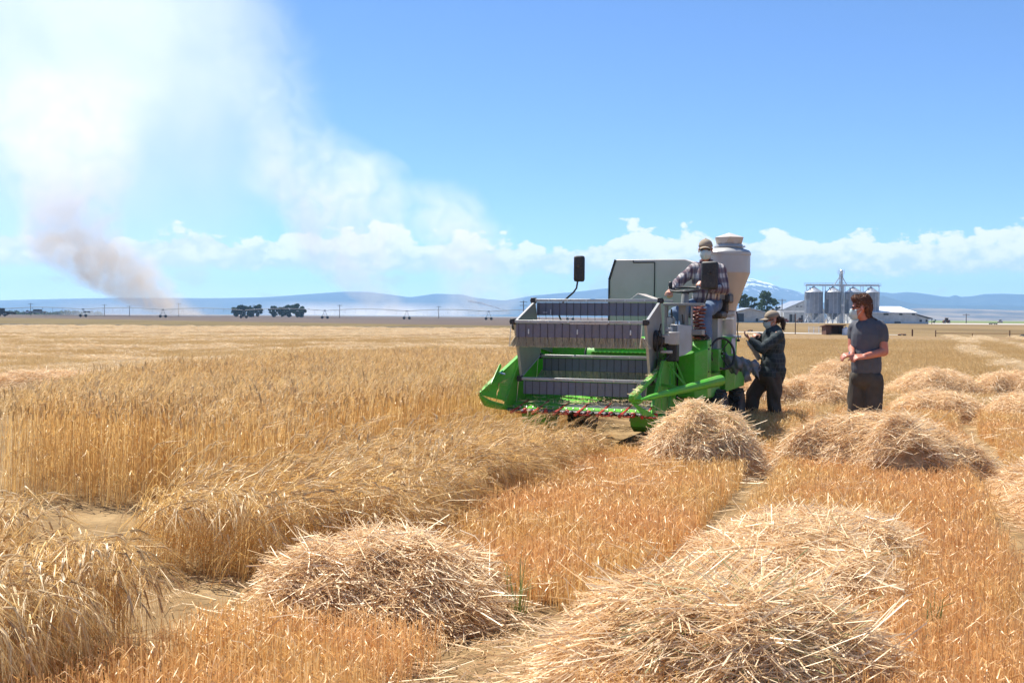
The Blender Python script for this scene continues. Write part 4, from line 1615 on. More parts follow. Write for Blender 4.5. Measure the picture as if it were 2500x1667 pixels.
def sunglasses(parent, c, q, s=1.0):
    m = MB()
    for sx in (-1, 1):
        vs = []
        n = 12
        for j, (dy, sc) in enumerate(((-.102, 1), (-.094, 1.05))):
            for i in range(n):
                a = 2 * PI * i / n
                vs.append(c + q @ (Vector((sx * (.034 + .030 * math.copysign(abs(math.cos(a)) ** .7, math.cos(a)) * sc), dy + .012 * abs(math.cos(a)), .004 + .019 * math.copysign(abs(math.sin(a)) ** .7, math.sin(a)) * sc)) * s))
        m.add(vs, [tuple(range(n)), tuple(range(2 * n - 1, n - 1, -1))] + [(i, (i + 1) % n, n + (i + 1) % n, n + i) for i in range(n)])
        m.tube([c + q @ (Vector((sx * .064, -.085, .010)) * s), c + q @ (Vector((sx * .080, -.03, .010)) * s), c + q @ (Vector((sx * .082, .015, .004)) * s)], .0035, 6)
    m.tube([c + q @ (Vector((-.010, -.102, .012)) * s), c + q @ (Vector((.010, -.102, .012)) * s)], .003, 6)
    return m.build('sunglasses', M['lens'], parent, ang=40)


def facemask(parent, c, q, s=1.0):
    vs, fs = [], []
    nx, nz = 13, 9
    for j in range(nz):
        for i in range(nx):
            a = -1.15 + 2.3 * i / (nx - 1)
            t = j / (nz - 1)
            z = -.014 - .098 * t
            ctr = math.exp(-(a / .45) ** 2)
            r = .082 + .034 * ctr * (1 - abs(t - .35) * .9) - .028 * max(0, t - .55) * 2
            zz = z - .010 * ctr * t + .010 * ctr * (1 - t)
            vs.append(c + q @ (Vector((math.sin(a) * r * .92, -.014 - math.cos(a) * r + .003 * math.sin(t * 19), zz)) * s))
    for j in range(nz - 1):
        for i in range(nx - 1):
            fs.append((j * nx + i, j * nx + i + 1, (j + 1) * nx + i + 1, (j + 1) * nx + i))
    m = MB().add(vs, fs)
    o = m.build('face_mask', M['mask'], parent, ang=60)
    so = o.modifiers.new('thickness', 'SOLIDIFY')
    so.thickness = .003
    lp = MB()
    for sx in (-1, 1):
        for z in (-.02, -.085):
            lp.tube([c + q @ (Vector((sx * .070, -.045, z)) * s), c + q @ (Vector((sx * .083, .0, z * .4)) * s), c + q @ (Vector((sx * .082, .022, -.002)) * s)], .002, 5)
    lp.build('mask_loop', M['mask'], o, ang=60)
    return o


def ballcap(parent, c, q, mat, s=1.0):
    m = MB()
    n, k = 24, 9
    vs = []
    for j in range(k):
        ph = (PI / 2) * j / (k - 1)
        for i in range(n):
            a = 2 * PI * i / n
            vs.append(c + q @ (Vector((.086 * math.cos(ph) * math.cos(a), .012 + .106 * math.cos(ph) * math.sin(a), .036 + .098 * math.sin(ph) ** .9)) * s))
    fs = [(j * n + i, j * n + (i + 1) % n, (j + 1) * n + (i + 1) % n, (j + 1) * n + i) for j in range(k - 1) for i in range(n)]
    m.add(vs, fs)
    o = m.build('cap', mat, parent, ang=70)
    so = o.modifiers.new('thickness', 'SOLIDIFY')
    so.thickness = .004
    b = MB()
    vs, fs = [], []
    for j in range(5):
        for i in range(13):
            a = -1.15 + 2.3 * i / 12
            t = j / 4
            x = .080 * math.sin(a) * (1 - .10 * t)
            y = .012 - .100 * math.cos(a) - .082 * t * math.cos(a * .85) ** .6
            z = .040 - .018 * t - .020 * math.sin(a) ** 2
            vs.append(c + q @ (Vector((x, y, z)) * s))
    fs = [(j * 13 + i, j * 13 + i + 1, (j + 1) * 13 + i + 1, (j + 1) * 13 + i) for j in range(4) for i in range(12)]
    b.add(vs, fs)
    bo = b.build('brim', mat, o, ang=70)
    so = bo.modifiers.new('thickness', 'SOLIDIFY')
    so.thickness = .006
    b = MB()
    b.lathe([(.008, 0), (.008, .006), (.003, .009)], c + q @ (Vector((0, .012, .133)) * s), 8)
    b.build('cap_button', mat, o)
    return o


def curly(parent, name, c, q, blobs, mat, n, s=1.0):
    """hair: a welded base with many short locks on it"""
    mb = MB()
    for o, r in blobs:
        ell_mesh(mb, c + q @ (Vector(o) * s), [x * s for x in r], q)
    hb = blend(name, mb, mat, parent, .008, 2)
    rb = RB()
    vv = hb.data.vertices
    for i in RG.integers(0, len(vv), n):
        p = np.array(vv[i].co)
        nrm = np.array(vv[i].normal)
        t = np.cross(nrm, RG.normal(size=3))
        t /= np.linalg.norm(t)
        L = RG.uniform(.012, .024)
        rb.rib([p - nrm * .003, p + nrm * L * .5 + t * L * .3, p + nrm * L * .55 + t * L * .9, p + nrm * L * .1 + t * L * 1.3], .007, None, .5)
    lk = rb.mesh('hair_lock', mat)
    link(lk, hb)
    lk['kind'] = 'stuff'
    return hb


def boots(parent, feet, toe):
    for p in feet:
        mb = MB()
        p = Vector(p)
        t = Vector(toe).normalized()
        cap_mesh(mb, p + Vector((0, 0, .14)), p + Vector((0, 0, .05)), .055, .052)
        cap_mesh(mb, p + Vector((0, 0, .045)) - t * .03, p + t * .15 + Vector((0, 0, .035)), .045, .036)
        blend('boot', mb, M['boot'], parent, .010, 3)


# --- the driver, in the frame of the combine, shifted so that his origin is on the seat
SEATP = Vector((1.03, 1.92, 1.605))
P1 = empty('person', Matrix.Rotation(ROWYAW, 3, 'Z') @ SEATP + ROWROOT, ROWYAW)
tag(P1, 'person in plaid shirt, tan cap, sunglasses and mask seated at the combine steering wheel', 'person', 'people at the combine')
o_ = -SEATP


def L1(*p):
    return Vector(p) + o_


bd = MB()
hc, hq = head(bd, L1(1.035, 1.70, 2.345), R_(9), R_(2))
cap_mesh(bd, L1(1.035, 1.77, 2.15), L1(1.035, 1.735, 2.29), .058, .052)
cap_mesh(bd, L1(1.035, 1.82, 1.72), L1(1.035, 1.79, 2.08), .11, .11)
for a, b, ra, rb_ in (((.86, 1.79, 2.11), (.70, 1.64, 1.93), .048, .042), ((.70, 1.64, 1.93), (.672, 1.44, 1.85), .040, .028),
                      ((1.205, 1.79, 2.105), (1.255, 1.72, 1.86), .048, .042), ((1.255, 1.72, 1.86), (1.09, 1.50, 1.885), .040, .028),
                      ((.94, 1.86, 1.69), (.725, 1.44, 1.565), .08, .055), ((.725, 1.44, 1.565), (.73, 1.33, 1.20), .052, .038),
                      ((1.12, 1.86, 1.69), (1.095, 1.42, 1.60), .08, .055), ((1.095, 1.42, 1.60), (1.12, 1.33, 1.20), .052, .038)):
    cap_mesh(bd, L1(*a), L1(*b), ra, rb_)
cap_mesh(bd, L1(.87, 1.79, 2.11), L1(1.20, 1.79, 2.105), .055, .055)
hand(bd, L1(.670, 1.425, 1.845), (.12, -.9, -.30), (0, -.3, 1), .19, 1.5, 1)
hand(bd, L1(1.085, 1.495, 1.89), (-.75, -.25, .45), (0, -.6, .5), .18, 1.3, -1)
blend('body', bd, M['skin'], P1, .0075, 3)
sh = MB()
ell_mesh(sh, L1(1.035, 1.80, 2.0), (.185, .135, .20))
ell_mesh(sh, L1(1.035, 1.78, 1.80), (.175, .145, .17))
cap_mesh(sh, L1(.885, 1.79, 2.125), L1(1.185, 1.79, 2.12), .075, .075)
cap_mesh(sh, L1(1.035, 1.785, 2.12), L1(1.035, 1.765, 2.19), .085, .066)
for a, b, ra, rb_ in (((.87, 1.79, 2.11), (.70, 1.64, 1.93), .075, .064), ((.70, 1.64, 1.93), (.672, 1.46, 1.855), .062, .046),
                      ((1.20, 1.79, 2.105), (1.262, 1.72, 1.86), .075, .066), ((1.262, 1.72, 1.86), (1.12, 1.53, 1.88), .064, .046)):
    cap_mesh(sh, L1(*a), L1(*b), ra, rb_)
blend('shirt', sh, M['plaid'], P1, .010, 3, wrinkle=(.006, 34))
co = MB()
for sx in (-1, 1):
    co.add([L1(1.035 + sx * .012, 1.685, 2.165), L1(1.035 + sx * .075, 1.70, 2.185), L1(1.035 + sx * .085, 1.76, 2.225), L1(1.035 + sx * .05, 1.70, 2.235)], [(0, 1, 2, 3)])
cl_ = co.build('collar', M['plaid'], P1)
cl_.modifiers.new('thickness', 'SOLIDIFY').thickness = .006
jn = MB()
ell_mesh(jn, L1(1.03, 1.88, 1.70), (.185, .16, .11))
for a, b, ra, rb_ in (((.945, 1.86, 1.69), (.725, 1.44, 1.560), .105, .085), ((.725, 1.44, 1.560), (.73, 1.34, 1.19), .080, .072),
                      ((1.12, 1.86, 1.69), (1.095, 1.42, 1.595), .105, .085), ((1.095, 1.42, 1.595), (1.12, 1.34, 1.19), .080, .072)):
    cap_mesh(jn, L1(*a), L1(*b), ra, rb_)
blend('jeans', jn, M['denim'], P1, .010, 3, wrinkle=(.006, 30))
boots(P1, [L1(.73, 1.33, 1.115), L1(1.12, 1.33, 1.115)], (-.05, -1, 0))
sunglasses(P1, hc, hq)
facemask(P1, hc, hq)
ballcap(P1, hc, hq, M['tan'])

# --- the person with the bag, side-on
P2 = empty('person', (3.72, 15.3, -.134))
P2.scale = (1.088, 1.088, 1.088)
tag(P2, 'person in dark shirt and tan cap with a ponytail, standing beside the combine', 'person', 'people at the combine')


def zz2(zx, zy, y=0.0):
    return Vector(((zx - 520) / 1036, y, 1.7216 - zy / 1036))


bd = MB()
hc, hq = head(bd, zz2(526, 232), R_(-82), R_(6), .96)
cap_mesh(bd, zz2(575, 400), zz2(548, 310), .056, .050)
cap_mesh(bd, zz2(560, 920), zz2(570, 480), .11, .11)
cap_mesh(bd, zz2(575, 430, -.15), zz2(575, 430, .15), .05, .05)
arms2 = [(zz2(585, 450, -.17), zz2(345, 625, -.20), .047, .040), (zz2(345, 625, -.20), zz2(205, 490, -.14), .038, .026),
         (zz2(560, 450, .17), zz2(400, 560, .20), .047, .040), (zz2(400, 560, .20), zz2(385, 440, .10), .038, .027)]
legs2 = [(zz2(540, 1010, -.09), zz2(550, 1270, -.10), .085, .055), (zz2(550, 1270, -.10), zz2(555, 1580, -.10), .052, .036),
         (zz2(500, 1010, .09), zz2(300, 1265, .10), .085, .055), (zz2(300, 1265, .10), zz2(305, 1580, .10), .052, .036)]
for a, b, ra, rb_ in arms2 + legs2:
    cap_mesh(bd, a, b, ra, rb_)
hand(bd, zz2(200, 485, -.14), (-.75, .1, .62), (-.3, .2, -.8), .17, .9, 1)
hand(bd, zz2(385, 440, .09), (-.75, -.45, .05), (-.2, -.3, .8), .17, 1.4, -1)
blend('body', bd, M['skin'], P2, .0075, 3)
sh = MB()
ell_mesh(sh, zz2(548, 560), (.155, .20, .26), (0, R_(4), 0))
ell_mesh(sh, zz2(555, 800), (.160, .20, .24))
ell_mesh(sh, zz2(520, 960), (.165, .20, .16))
cap_mesh(sh, zz2(590, 455, -.14), zz2(565, 455, .14), .078, .078)
cap_mesh(sh, zz2(580, 420), zz2(562, 350), .085, .064)
for (a, b, ra, rb_), f in zip(arms2, (1.6, 1.75, 1.6, 1.7)):
    e = b if ra > .04 else b + (a - b) * .12
    cap_mesh(sh, a, e, ra * f, rb_ * f)
cap_mesh(sh, zz2(610, 900, 0), zz2(640, 1085, 0), .10, .035)
cap_mesh(sh, zz2(620, 900, -.10), zz2(640, 1085, -.07), .09, .03)
cap_mesh(sh, zz2(400, 930, .05), zz2(345, 990, .05), .09, .04)
blend('shirt', sh, M['navy'], P2, .010, 3, wrinkle=(.008, 26))
tr = MB()
ell_mesh(tr, zz2(520, 1020), (.16, .19, .13))
for (a, b, ra, rb_), (fa, fb) in zip(legs2, ((1.35, 1.75), (1.75, 2.3), (1.35, 1.75), (1.75, 2.3))):
    cap_mesh(tr, a, b, ra * fa, rb_ * fb)
blend('trousers', tr, M['brownpants'], P2, .010, 3, wrinkle=(.010, 22))
boots(P2, [zz2(555, 1656, -.10), zz2(305, 1656, .10)], (-1, -.1, 0))
sunglasses(P2, hc, hq, .96)
facemask(P2, hc, hq, .96)
ballcap(P2, hc, hq, M['tan'], .98)
curly(P2, 'hair', hc, hq, [((0, .075, .005), (.066, .040, .055)), ((0, .06, .02), (.074, .05, .04)), ((0, .135, -.005), (.026, .040, .030)), ((0, .155, -.055), (.028, .026, .06)), ((0, .15, -.105), (.020, .020, .05))], M['darkhair'], 500)


def bag_fn(u, v):
    x = 200 + 150 * v + 45 * u * math.sin(v * 2.2)
    z = 545 + 235 * v ** 1.2
    return zz2(x + 70 * (u - .5) * (.4 + v), z - 70 * (u - .5) * (1 - v) + 8 * math.sin(u * 9 + v * 5), -.10 + .26 * u + .012 * math.sin(v * 11 + u * 7))


bg = rumple('cloth_bag', 18, 18, bag_fn, M['linen'], None, .006)
bg.location = (3.72, 15.3, -.134)
bg.scale = (1.088, 1.088, 1.088)
tag(bg, 'limp beige cloth sample bag hanging from the hands of the person in the tan cap', 'bag')

# --- the man in the grey T-shirt
P3 = empty('person', (3.67, 11.2, 0))
P3.scale = (.90, .95, 1)
tag(P3, 'person with curly brown hair in grey T-shirt, holding a straw and looking left', 'person', 'people at the combine')


def zz3(zx, zy, y=0.0):
    return Vector((3.319 + zx / 1137 - 3.67, y, 1.8605 - zy / 1137))


bd = MB()
hc, hq = head(bd, zz3(392, 255), R_(-108), R_(2), 1.0)
cap_mesh(bd, zz3(480, 430, .02), zz3(415, 330, .01), .066, .060)
cap_mesh(bd, zz3(490, 980), zz3(490, 560), .11, .10)
cap_mesh(bd, zz3(370, 500, .12), zz3(620, 500, -.04), .05, .05)
arms3 = [(zz3(645, 490, -.06), zz3(668, 770, -.10), .058, .050), (zz3(668, 770, -.10), zz3(372, 825, -.20), .050, .031),
         (zz3(345, 500, .14), zz3(318, 740, .10), .052, .046), (zz3(318, 740, .10), zz3(222, 800, -.16), .044, .029)]
legs3 = [(zz3(400, 1120, .06), zz3(352, 1560, .05), .092, .060), (zz3(352, 1560, .05), zz3(355, 2010, .07), .056, .040),
         (zz3(560, 1120, -.04), zz3(560, 1560, -.05), .092, .060), (zz3(560, 1560, -.05), zz3(570, 2010, -.02), .056, .040)]
for a, b, ra, rb_ in arms3 + legs3:
    cap_mesh(bd, a, b, ra, rb_)
hand(bd, zz3(365, 826, -.205), (-.96, -.15, -.05), (-.1, -.5, .8), .20, .75, 1)
hand(bd, zz3(215, 802, -.165), (-.92, -.25, -.12), (-.1, -.4, .9), .19, .85, -1)
blend('body', bd, M['skin_red'], P3, .0075, 3)
sh = MB()
ell_mesh(sh, zz3(480, 640, .02), (.178, .155, .25), (0, 0, R_(-28)))
ell_mesh(sh, zz3(478, 860, .0), (.168, .140, .22), (0, 0, R_(-20)))
cap_mesh(sh, zz3(440, 900, .0), zz3(440, 985, .0), .145, .140)
cap_mesh(sh, zz3(510, 900, .0), zz3(512, 985, .0), .145, .140)
cap_mesh(sh, zz3(370, 495, .12), zz3(625, 490, -.04), .080, .082)
cap_mesh(sh, zz3(490, 490, .03), zz3(472, 432, .02), .115, .083)
cap_mesh(sh, zz3(640, 495, -.06), zz3(656, 615, -.08), .072, .070)
cap_mesh(sh, zz3(355, 505, .14), zz3(335, 600, .12), .066, .062)
blend('tee_shirt', sh, M['tee'], P3, .010, 3, wrinkle=(.005, 24))
tr = MB()
ell_mesh(tr, zz3(470, 1090), (.175, .145, .13))
for (a, b, ra, rb_), (fa, fb) in zip(legs3, ((1.25, 1.55), (1.55, 1.9), (1.25, 1.55), (1.55, 1.9))):
    cap_mesh(tr, a, b, ra * fa, rb_ * fb)
blend('trousers', tr, M['brownpants'], P3, .010, 3, wrinkle=(.008, 22))
boots(P3, [zz3(355, 2110, .07), zz3(570, 2110, -.02)], (-.6, -.8, 0))
sunglasses(P3, hc, hq, 1.0)
facemask(P3, hc, hq, 1.0)
curly(P3, 'hair', hc, hq, [((0, .022, .055), (.082, .102, .085)), ((0, .075, .01), (.072, .050, .080)), ((0, -.04, .100), (.066, .058, .036)), ((0, .03, .112), (.070, .065, .032)), ((0, .080, -.06), (.050, .032, .05))], M['hair'], 1500, 1.0)
tl = MB()
tl.tube([zz3(520, 290, .06), zz3(545, 350, .08), zz3(585, 385, .09), zz3(640, 400, .09), zz3(672, 420, .07)], [.022, .026, .022, .014, .006], 8)
pt = tl.build('ponytail', M['darkhair'], P3, ang=60)
nk = MB()
nk.torus(zz3(462, 412, .02), .072, .004, 28, 6, (R_(8), R_(-16), 0))
nk.build('necklace', M['black'], P3)
sb = MB()
a, b = zz3(95, 815, -.20), zz3(-5, 700, -.22)
sb.tube([zz3(150, 822, -.19), a, (a + b) / 2 + Vector((0, 0, .006)), b], [.0035, .0035, .003, .0015], 6)
stw = sb.build('straw', M['straw'], None)
stw.location = (3.67, 11.2, 0)
tag(stw, 'single long straw held between the fingers of the man in the grey shirt', 'straw')
kn_ = MB().box(zz3(188, 785, -.21), (.012, .014, .036), (0, .4, .3))
kno = kn_.build('clip', M['steel'], None, .003)
kno.location = (3.67, 11.2, 0)
tag(kno, 'small shiny clip between the hands of the man in the grey shirt', 'clip')

# ------------------------------------------------------------------ mountains
def ridge(name, D, prof, depth, mat, seed, base_u=(None, None), rough=.06):
    us = np.linspace(prof[0][0], prof[-1][0], 220)
    hs = np.interp(us, [p[0] for p in prof], [p[1] for p in prof])
    rg = np.random.default_rng(seed)
    ph = rg.uniform(0, 6.28, 8)
    rows_ = 14
    vs, fs = [], []
    for j in range(rows_ + 4):
        t = j / rows_
        for i, u in enumerate(us):
            d = D - depth * (1 - t) if t <= 1 else D + depth * .5 * (t - 1) * rows_ / 3
            top = max(0.0, hz(hs[i], u, D))
            k = t if t <= 1 else max(0, 1 - (t - 1) * rows_ / 3)
            s = k ** 1.35
            jit = (math.sin(u * .021 + 6 * t + ph[0]) + .6 * math.sin(u * .055 - 9 * t + ph[1]) + .4 * math.sin(u * .13 + 15 * t + ph[2])) * rough
            z = top * max(0, s + jit * (k * (1 - k)) * 4 * .5) - (2 if k == 0 else 0)
            vs.append((gx(u, D) * d / D, d, z))
    n = len(us)
    for j in range(rows_ + 3):
        for i in range(n - 1):
            fs.append((j * n + i, j * n + i + 1, (j + 1) * n + i + 1, (j + 1) * n + i))
    m = MB().add(vs, fs)
    o = m.build(name, mat, None, ang=80)
    o['kind'] = 'structure'
    return o


def forest_slope(name, a, b, snow=None):
    n = Nodes(name)
    g = n.new('ShaderNodeNewGeometry').outputs['Position']
    f = n.noise(.004, 6, .65, g)
    c = n.mix(n.mapr(f, .38, .62), a, b)
    if snow:
        sx = n.new('ShaderNodeSeparateXYZ')
        n.l.new(g, sx.inputs[0])
        h = n.math('ADD', n.math('MULTIPLY', sx.outputs[2], 1 / snow), n.math('MULTIPLY', n.math('SUBTRACT', n.noise(.011, 6, .7, g), .5), 2.6))
        c = n.mix(n.mapr(h, .92, 1.02), c, (.85, .87, .9))
    return n.bsdf(c, .95, 0, None, .05)


M['forest_hazed'] = forest_slope('forest_slope', (.030, .050, .070), (.050, .070, .085))  # forest colour painted bluer to stand in for part of the distance haze
M['snowpeak_hazed'] = forest_slope('snow_slope_hazed', (.045, .065, .085), (.07, .09, .11), 272)  # bare slopes below the snow carry the same painted haze blue
M['scrub'] = forest_slope('scrub_hill', (.07, .06, .06), (.24, .18, .13))
ridge('mountain_range', 7000, [(-900, 745), (-200, 738), (130, 730), (300, 727), (520, 728), (640, 726), (700, 722), (780, 716), (840, 712), (900, 713), (960, 720), (1000, 726), (1030, 722), (1060, 717), (1130, 719), (1160, 727), (1230, 734), (1300, 722), (1400, 713), (1480, 704), (1560, 696), (1620, 704), (1750, 730), (1900, 760)], 1500, M['forest_hazed'], 3)
ridge('snowy_mountain', 7600, [(1350, 760), (1560, 722), (1700, 700), (1770, 686), (1815, 680), (1835, 680), (1852, 685), (1880, 692), (1905, 703), (1930, 707), (1950, 713), (1968, 722), (2000, 735), (2050, 752), (2120, 770)], 1900, M['snowpeak_hazed'], 5, rough=.09)
ridge('mountain_range', 6800, [(1900, 770), (2000, 742), (2080, 722), (2147, 713), (2180, 716), (2211, 713), (2240, 715), (2270, 719), (2300, 724), (2316, 725), (2331, 720), (2345, 725), (2373, 723), (2403, 718), (2447, 717), (2500, 719), (2700, 724), (3100, 735)], 1600, M['forest_hazed'], 9)
ridge('foothill', 5200, [(1850, 772), (1960, 752), (2080, 722), (2130, 720), (2155, 722), (2190, 732), (2224, 741), (2270, 744), (2320, 746), (2420, 745), (2560, 750), (2800, 758), (3200, 772)], 900, M['forest_hazed'], 21)
ridge('foothill', 4000, [(2000, 778), (2160, 760), (2240, 752), (2350, 754), (2500, 758), (2700, 762), (3200, 775)], 700, M['scrub'], 31)


# ------------------------------------------------------------------ trees
def leafy(name):
    n = Nodes(name)
    g = n.new('ShaderNodeNewGeometry')
    c = n.ramp(g.outputs['Random Per Island'], [(0, (.020, .038, .014)), (.6, (.050, .085, .028)), (1, (.10, .14, .05))])
    d = n.new('ShaderNodeBsdfDiffuse')
    n.l.new(c, d.inputs[0])
    t = n.new('ShaderNodeBsdfTranslucent')
    n.l.new(c, t.inputs[0])
    m = n.new('ShaderNodeMixShader')
    m.inputs[0].default_value = .3
    n.l.new(d.outputs[0], m.inputs[1])
    n.l.new(t.outputs[0], m.inputs[2])
    n.l.new(m.outputs[0], n.out.inputs[0])
    return n.m


M['leaf'] = leafy('leaves')
M['bark'] = paint('bark', (.09, .065, .045), .9, dust=0)


def tree(label, u, d, zbase, vtop, width_px, seed, group, lean=.0, clumps=26, leaves=90, leafsize=.5):
    rg = np.random.default_rng(seed)
    H = hz(vtop, u, d) - zbase
    Wd = width_px / FPX * d
    root = empty('tree', (gx(u, d), d, zbase))
    tag(root, label, 'tree', group)
    tr = MB()
    pts = [(0, 0, 0), (lean * .2, 0, H * .25), (lean * .6, 0, H * .55), (lean, 0, H * .88)]
    tr.tube(pts, [H * .035, H * .028, H * .018, H * .006], 8)
    cs = []
    for i in range(clumps):
        t = rg.uniform(.12, 1.0)
        wmax = Wd * .5 * (math.sin(min(1, (t - .12) / .88) * PI * .80) ** .7)
        a = rg.uniform(0, 6.28)
        r = wmax * math.sqrt(rg.random()) * .8
        c = np.array([lean * t + r * math.cos(a), r * math.sin(a), H * t * .93])
        cs.append((c, rg.uniform(.10, .19) * Wd))
        if i % 3 == 0:
            z0 = max(.15, t - .28)
            tr.tube([(lean * z0, 0, H * z0), tuple((c + np.array([lean * z0, 0, H * z0])) / 2 + np.array([0, 0, -.03 * H])), tuple(c)], [H * .014, H * .009, H * .004], 5)
    tr.build('trunk', M['bark'], root)
    V, F = [], []
    k = 0
    for c, r in cs:
        n = rg.normal(size=(leaves, 3))
        n /= np.linalg.norm(n, axis=1)[:, None]
        P = c + n * (r * rg.random(leaves) ** .45)[:, None] * np.array([1, 1, .72])
        for p in P:
            a = rg.normal(size=3)
            a /= np.linalg.norm(a)
            b = np.cross(a, rg.normal(size=3))
            b /= np.linalg.norm(b)
            s = leafsize * rg.uniform(.6, 1.3)
            V += [p - a * s * .5, p + b * s * .32, p + a * s * .5, p - b * s * .32]
            F.append((k, k + 1, k + 2, k + 3))
            k += 4
    f = fast_mesh('crown', np.array(V), np.array(F), M['leaf'], root)
    return root


FG = hz(788, 1900, 380)
zt = -.02
tree('rounded dark tree nearest the hopper, behind the low shed', 1806, 420, zt, 708, 46, 1, 'trees behind the farm sheds', 0, 22, 110, .8)
tree('shorter dark tree in the middle of the clump behind the low shed', 1834, 430, zt, 722, 44, 2, 'trees behind the farm sheds', 0, 20, 110, .8)
tree('widest dark tree with a broken crown left of the white gable', 1870, 420, zt, 710, 60, 3, 'trees behind the farm sheds', .6, 24, 100, .8)
tree('thin bare-tipped tree at the right end of the clump behind the sheds', 1893, 415, zt, 735, 24, 4, 'trees behind the farm sheds', .4, 12, 60, .7)
for i, (u, v, w_) in enumerate(((576, 748, 26), (592, 746, 30), (612, 747, 30), (630, 744, 26), (668, 748, 26), (688, 747, 28), (706, 745, 26), (726, 743, 34), (736, 750, 22))):
    side = 'left' if u < 650 else 'right'
    tree('grey-green tree, %s from the %s end of the distant shelter belt' % (('first', 'second', 'third', 'fourth', 'fifth')[i if u < 650 else 8 - i], side), u, 690, 0, v, w_ * 1.0, 40 + i, 'distant shelter belt trees', 0, 26, 60, 1.4)
tree('small bush beside the lean-to at the far right of the warehouse', 2281, 390, 0, 776, 10, 71, None, 0, 6, 40, .4)


# ------------------------------------------------------------------ grain silos and elevator
def ribbed(name, col, k=40, metal=.7, rough=.4):
    n = Nodes(name)
    v = n.coord()
    sx = n.new('ShaderNodeSeparateXYZ')
    n.l.new(v, sx.inputs[0])
    big = n.noise(.6, 4, .6, v)
    w = n.math('SINE', n.math('MULTIPLY', sx.outputs[2], k))
    st = n.mapr(n.noise(3.0, 3, .6, v), .5, .75)
    c = n.mix(n.mapr(big, .35, .65), col, tuple(x * .8 for x in col))
    c = n.mix(n.math('MULTIPLY', st, .25), c, (.30, .27, .24))
    return n.bsdf(c, rough, metal, n.bump(w, .5, .03), .5)


M['galv'] = ribbed('corrugated_steel', (.33, .36, .40), 30, .55, .42)
M['galvroof'] = ribbed('roof_steel', (.62, .64, .66), 12, .6, .35)
M['whiteroof'] = ribbed('white_roof', (.86, .86, .86), 6, 0, .45)
M['whitewall'] = ribbed('white_wall', (.50, .51, .50), 8, 0, .6)
M['cream'] = ribbed('cream_wall', (.55, .54, .49), 8, 0, .7)
M['darkopen'] = paint('dark_opening', (.03, .032, .036), .8, dust=.05)
M['rust'] = paint('rusty_steel', (.22, .09, .045), .8, dust=.2)
M['brownwood'] = paint('brown_boards', (.13, .055, .032), .85, dust=.1)
DS = 380.0
PX = DS / FPX
zg = -.02


def silo(label, u, w_px, v_eave, v_peak, v_base):
    x = gx(u, DS)
    r = w_px * PX / 2
    ze, zp, zb = hz(v_eave, u, DS), hz(v_peak, u, DS), hz(v_base, u, DS)
    root = empty('grain_silo', (x, DS, zg))
    tag(root, label, 'silo', 'grain silos below the elevator')
    m = MB().lathe([(r, zb), (r, ze)], (0, 0, 0), 32)
    b = m.build('silo_wall', M['galv'], root)
    for k in range(5):
        z = zb + (ze - zb) * (k + .5) / 5
        MB().lathe([(r + .01, z - .08), (r + .05, z), (r + .01, z + .08)], (0, 0, 0), 32).build('wall_ring', M['galv'], b)
    for k in range(14):
        a = 2 * PI * k / 14
        MB().box(((r + .05) * math.cos(a), (r + .05) * math.sin(a), (zb + ze) / 2), (.10, .10, ze - zb), (0, 0, a)).build('stiffener', M['galvroof'], b)
    rf = MB().lathe([(r + .15, ze), (r * .2, zp - .2), (r * .16, zp), (.05, zp + .05)], (0, 0, 0), 32).build('silo_roof', M['galvroof'], root, ang=25)
    MB().box((-r * .55, -r * .4, (ze + zp) / 2 + .5), (.5, .5, .5)).build('roof_hatch', M['galvroof'], rf, .05)
    MB().lathe([(.25, zg + 1.2), (r * .98, zb + .02)], (0, 0, 0), 24).build('discharge_cone', M['galv'], root)
    for k in range(10):
        a = 2 * PI * k / 10
        a2 = 2 * PI * (k + 1) / 10
        p, q = (r * math.cos(a), r * math.sin(a)), (r * math.cos(a2), r * math.sin(a2))
        MB().bar((*p, 0), (*p, zb), .16).build('leg', M['galvroof'], root)
        MB().bar((*p, .2), (*q, zb - .2), .08).bar((*q, .25), (*p, zb - .15), .08).build('leg_brace', M['galvroof'], root)
    MB().lathe([(r + .1, zb - .14), (r + .1, zb + .08)], (0, 0, 0), 32).build('ring_beam', M['galv'], root)
    ld = MB().bar((-r * .98 - .3, -.6, 0), (-r * .98 - .3, -.6, ze + .6), .05).bar((-r * .98 - .3, -1.1, 0), (-r * .98 - .3, -1.1, ze + .6), .05)
    for k in range(30):
        ld.box((-r * .98 - .3, -.85, .4 + k * ze / 30), (.03, .5, .03))
    ld.build('ladder', M['galvroof'], root)
    MB().box((-r * .9, -r * .55, zb + (ze - zb) * .80), (1.0, 1.0, (ze - zb) * .30)).build('ladder_cage', M['galv'], root)
    return root


silo('leftmost of the four corrugated steel grain silos', 1986, 43, 713, 700, 764)
silo('second corrugated steel grain silo from the left, left of the elevator tower', 2033, 39, 713, 700, 764)
silo('third corrugated steel grain silo, partly behind the head of the man', 2083, 43, 714, 701, 765)
silo('rightmost of the four corrugated steel grain silos, behind the head of the man', 2126, 38, 714, 701, 766)

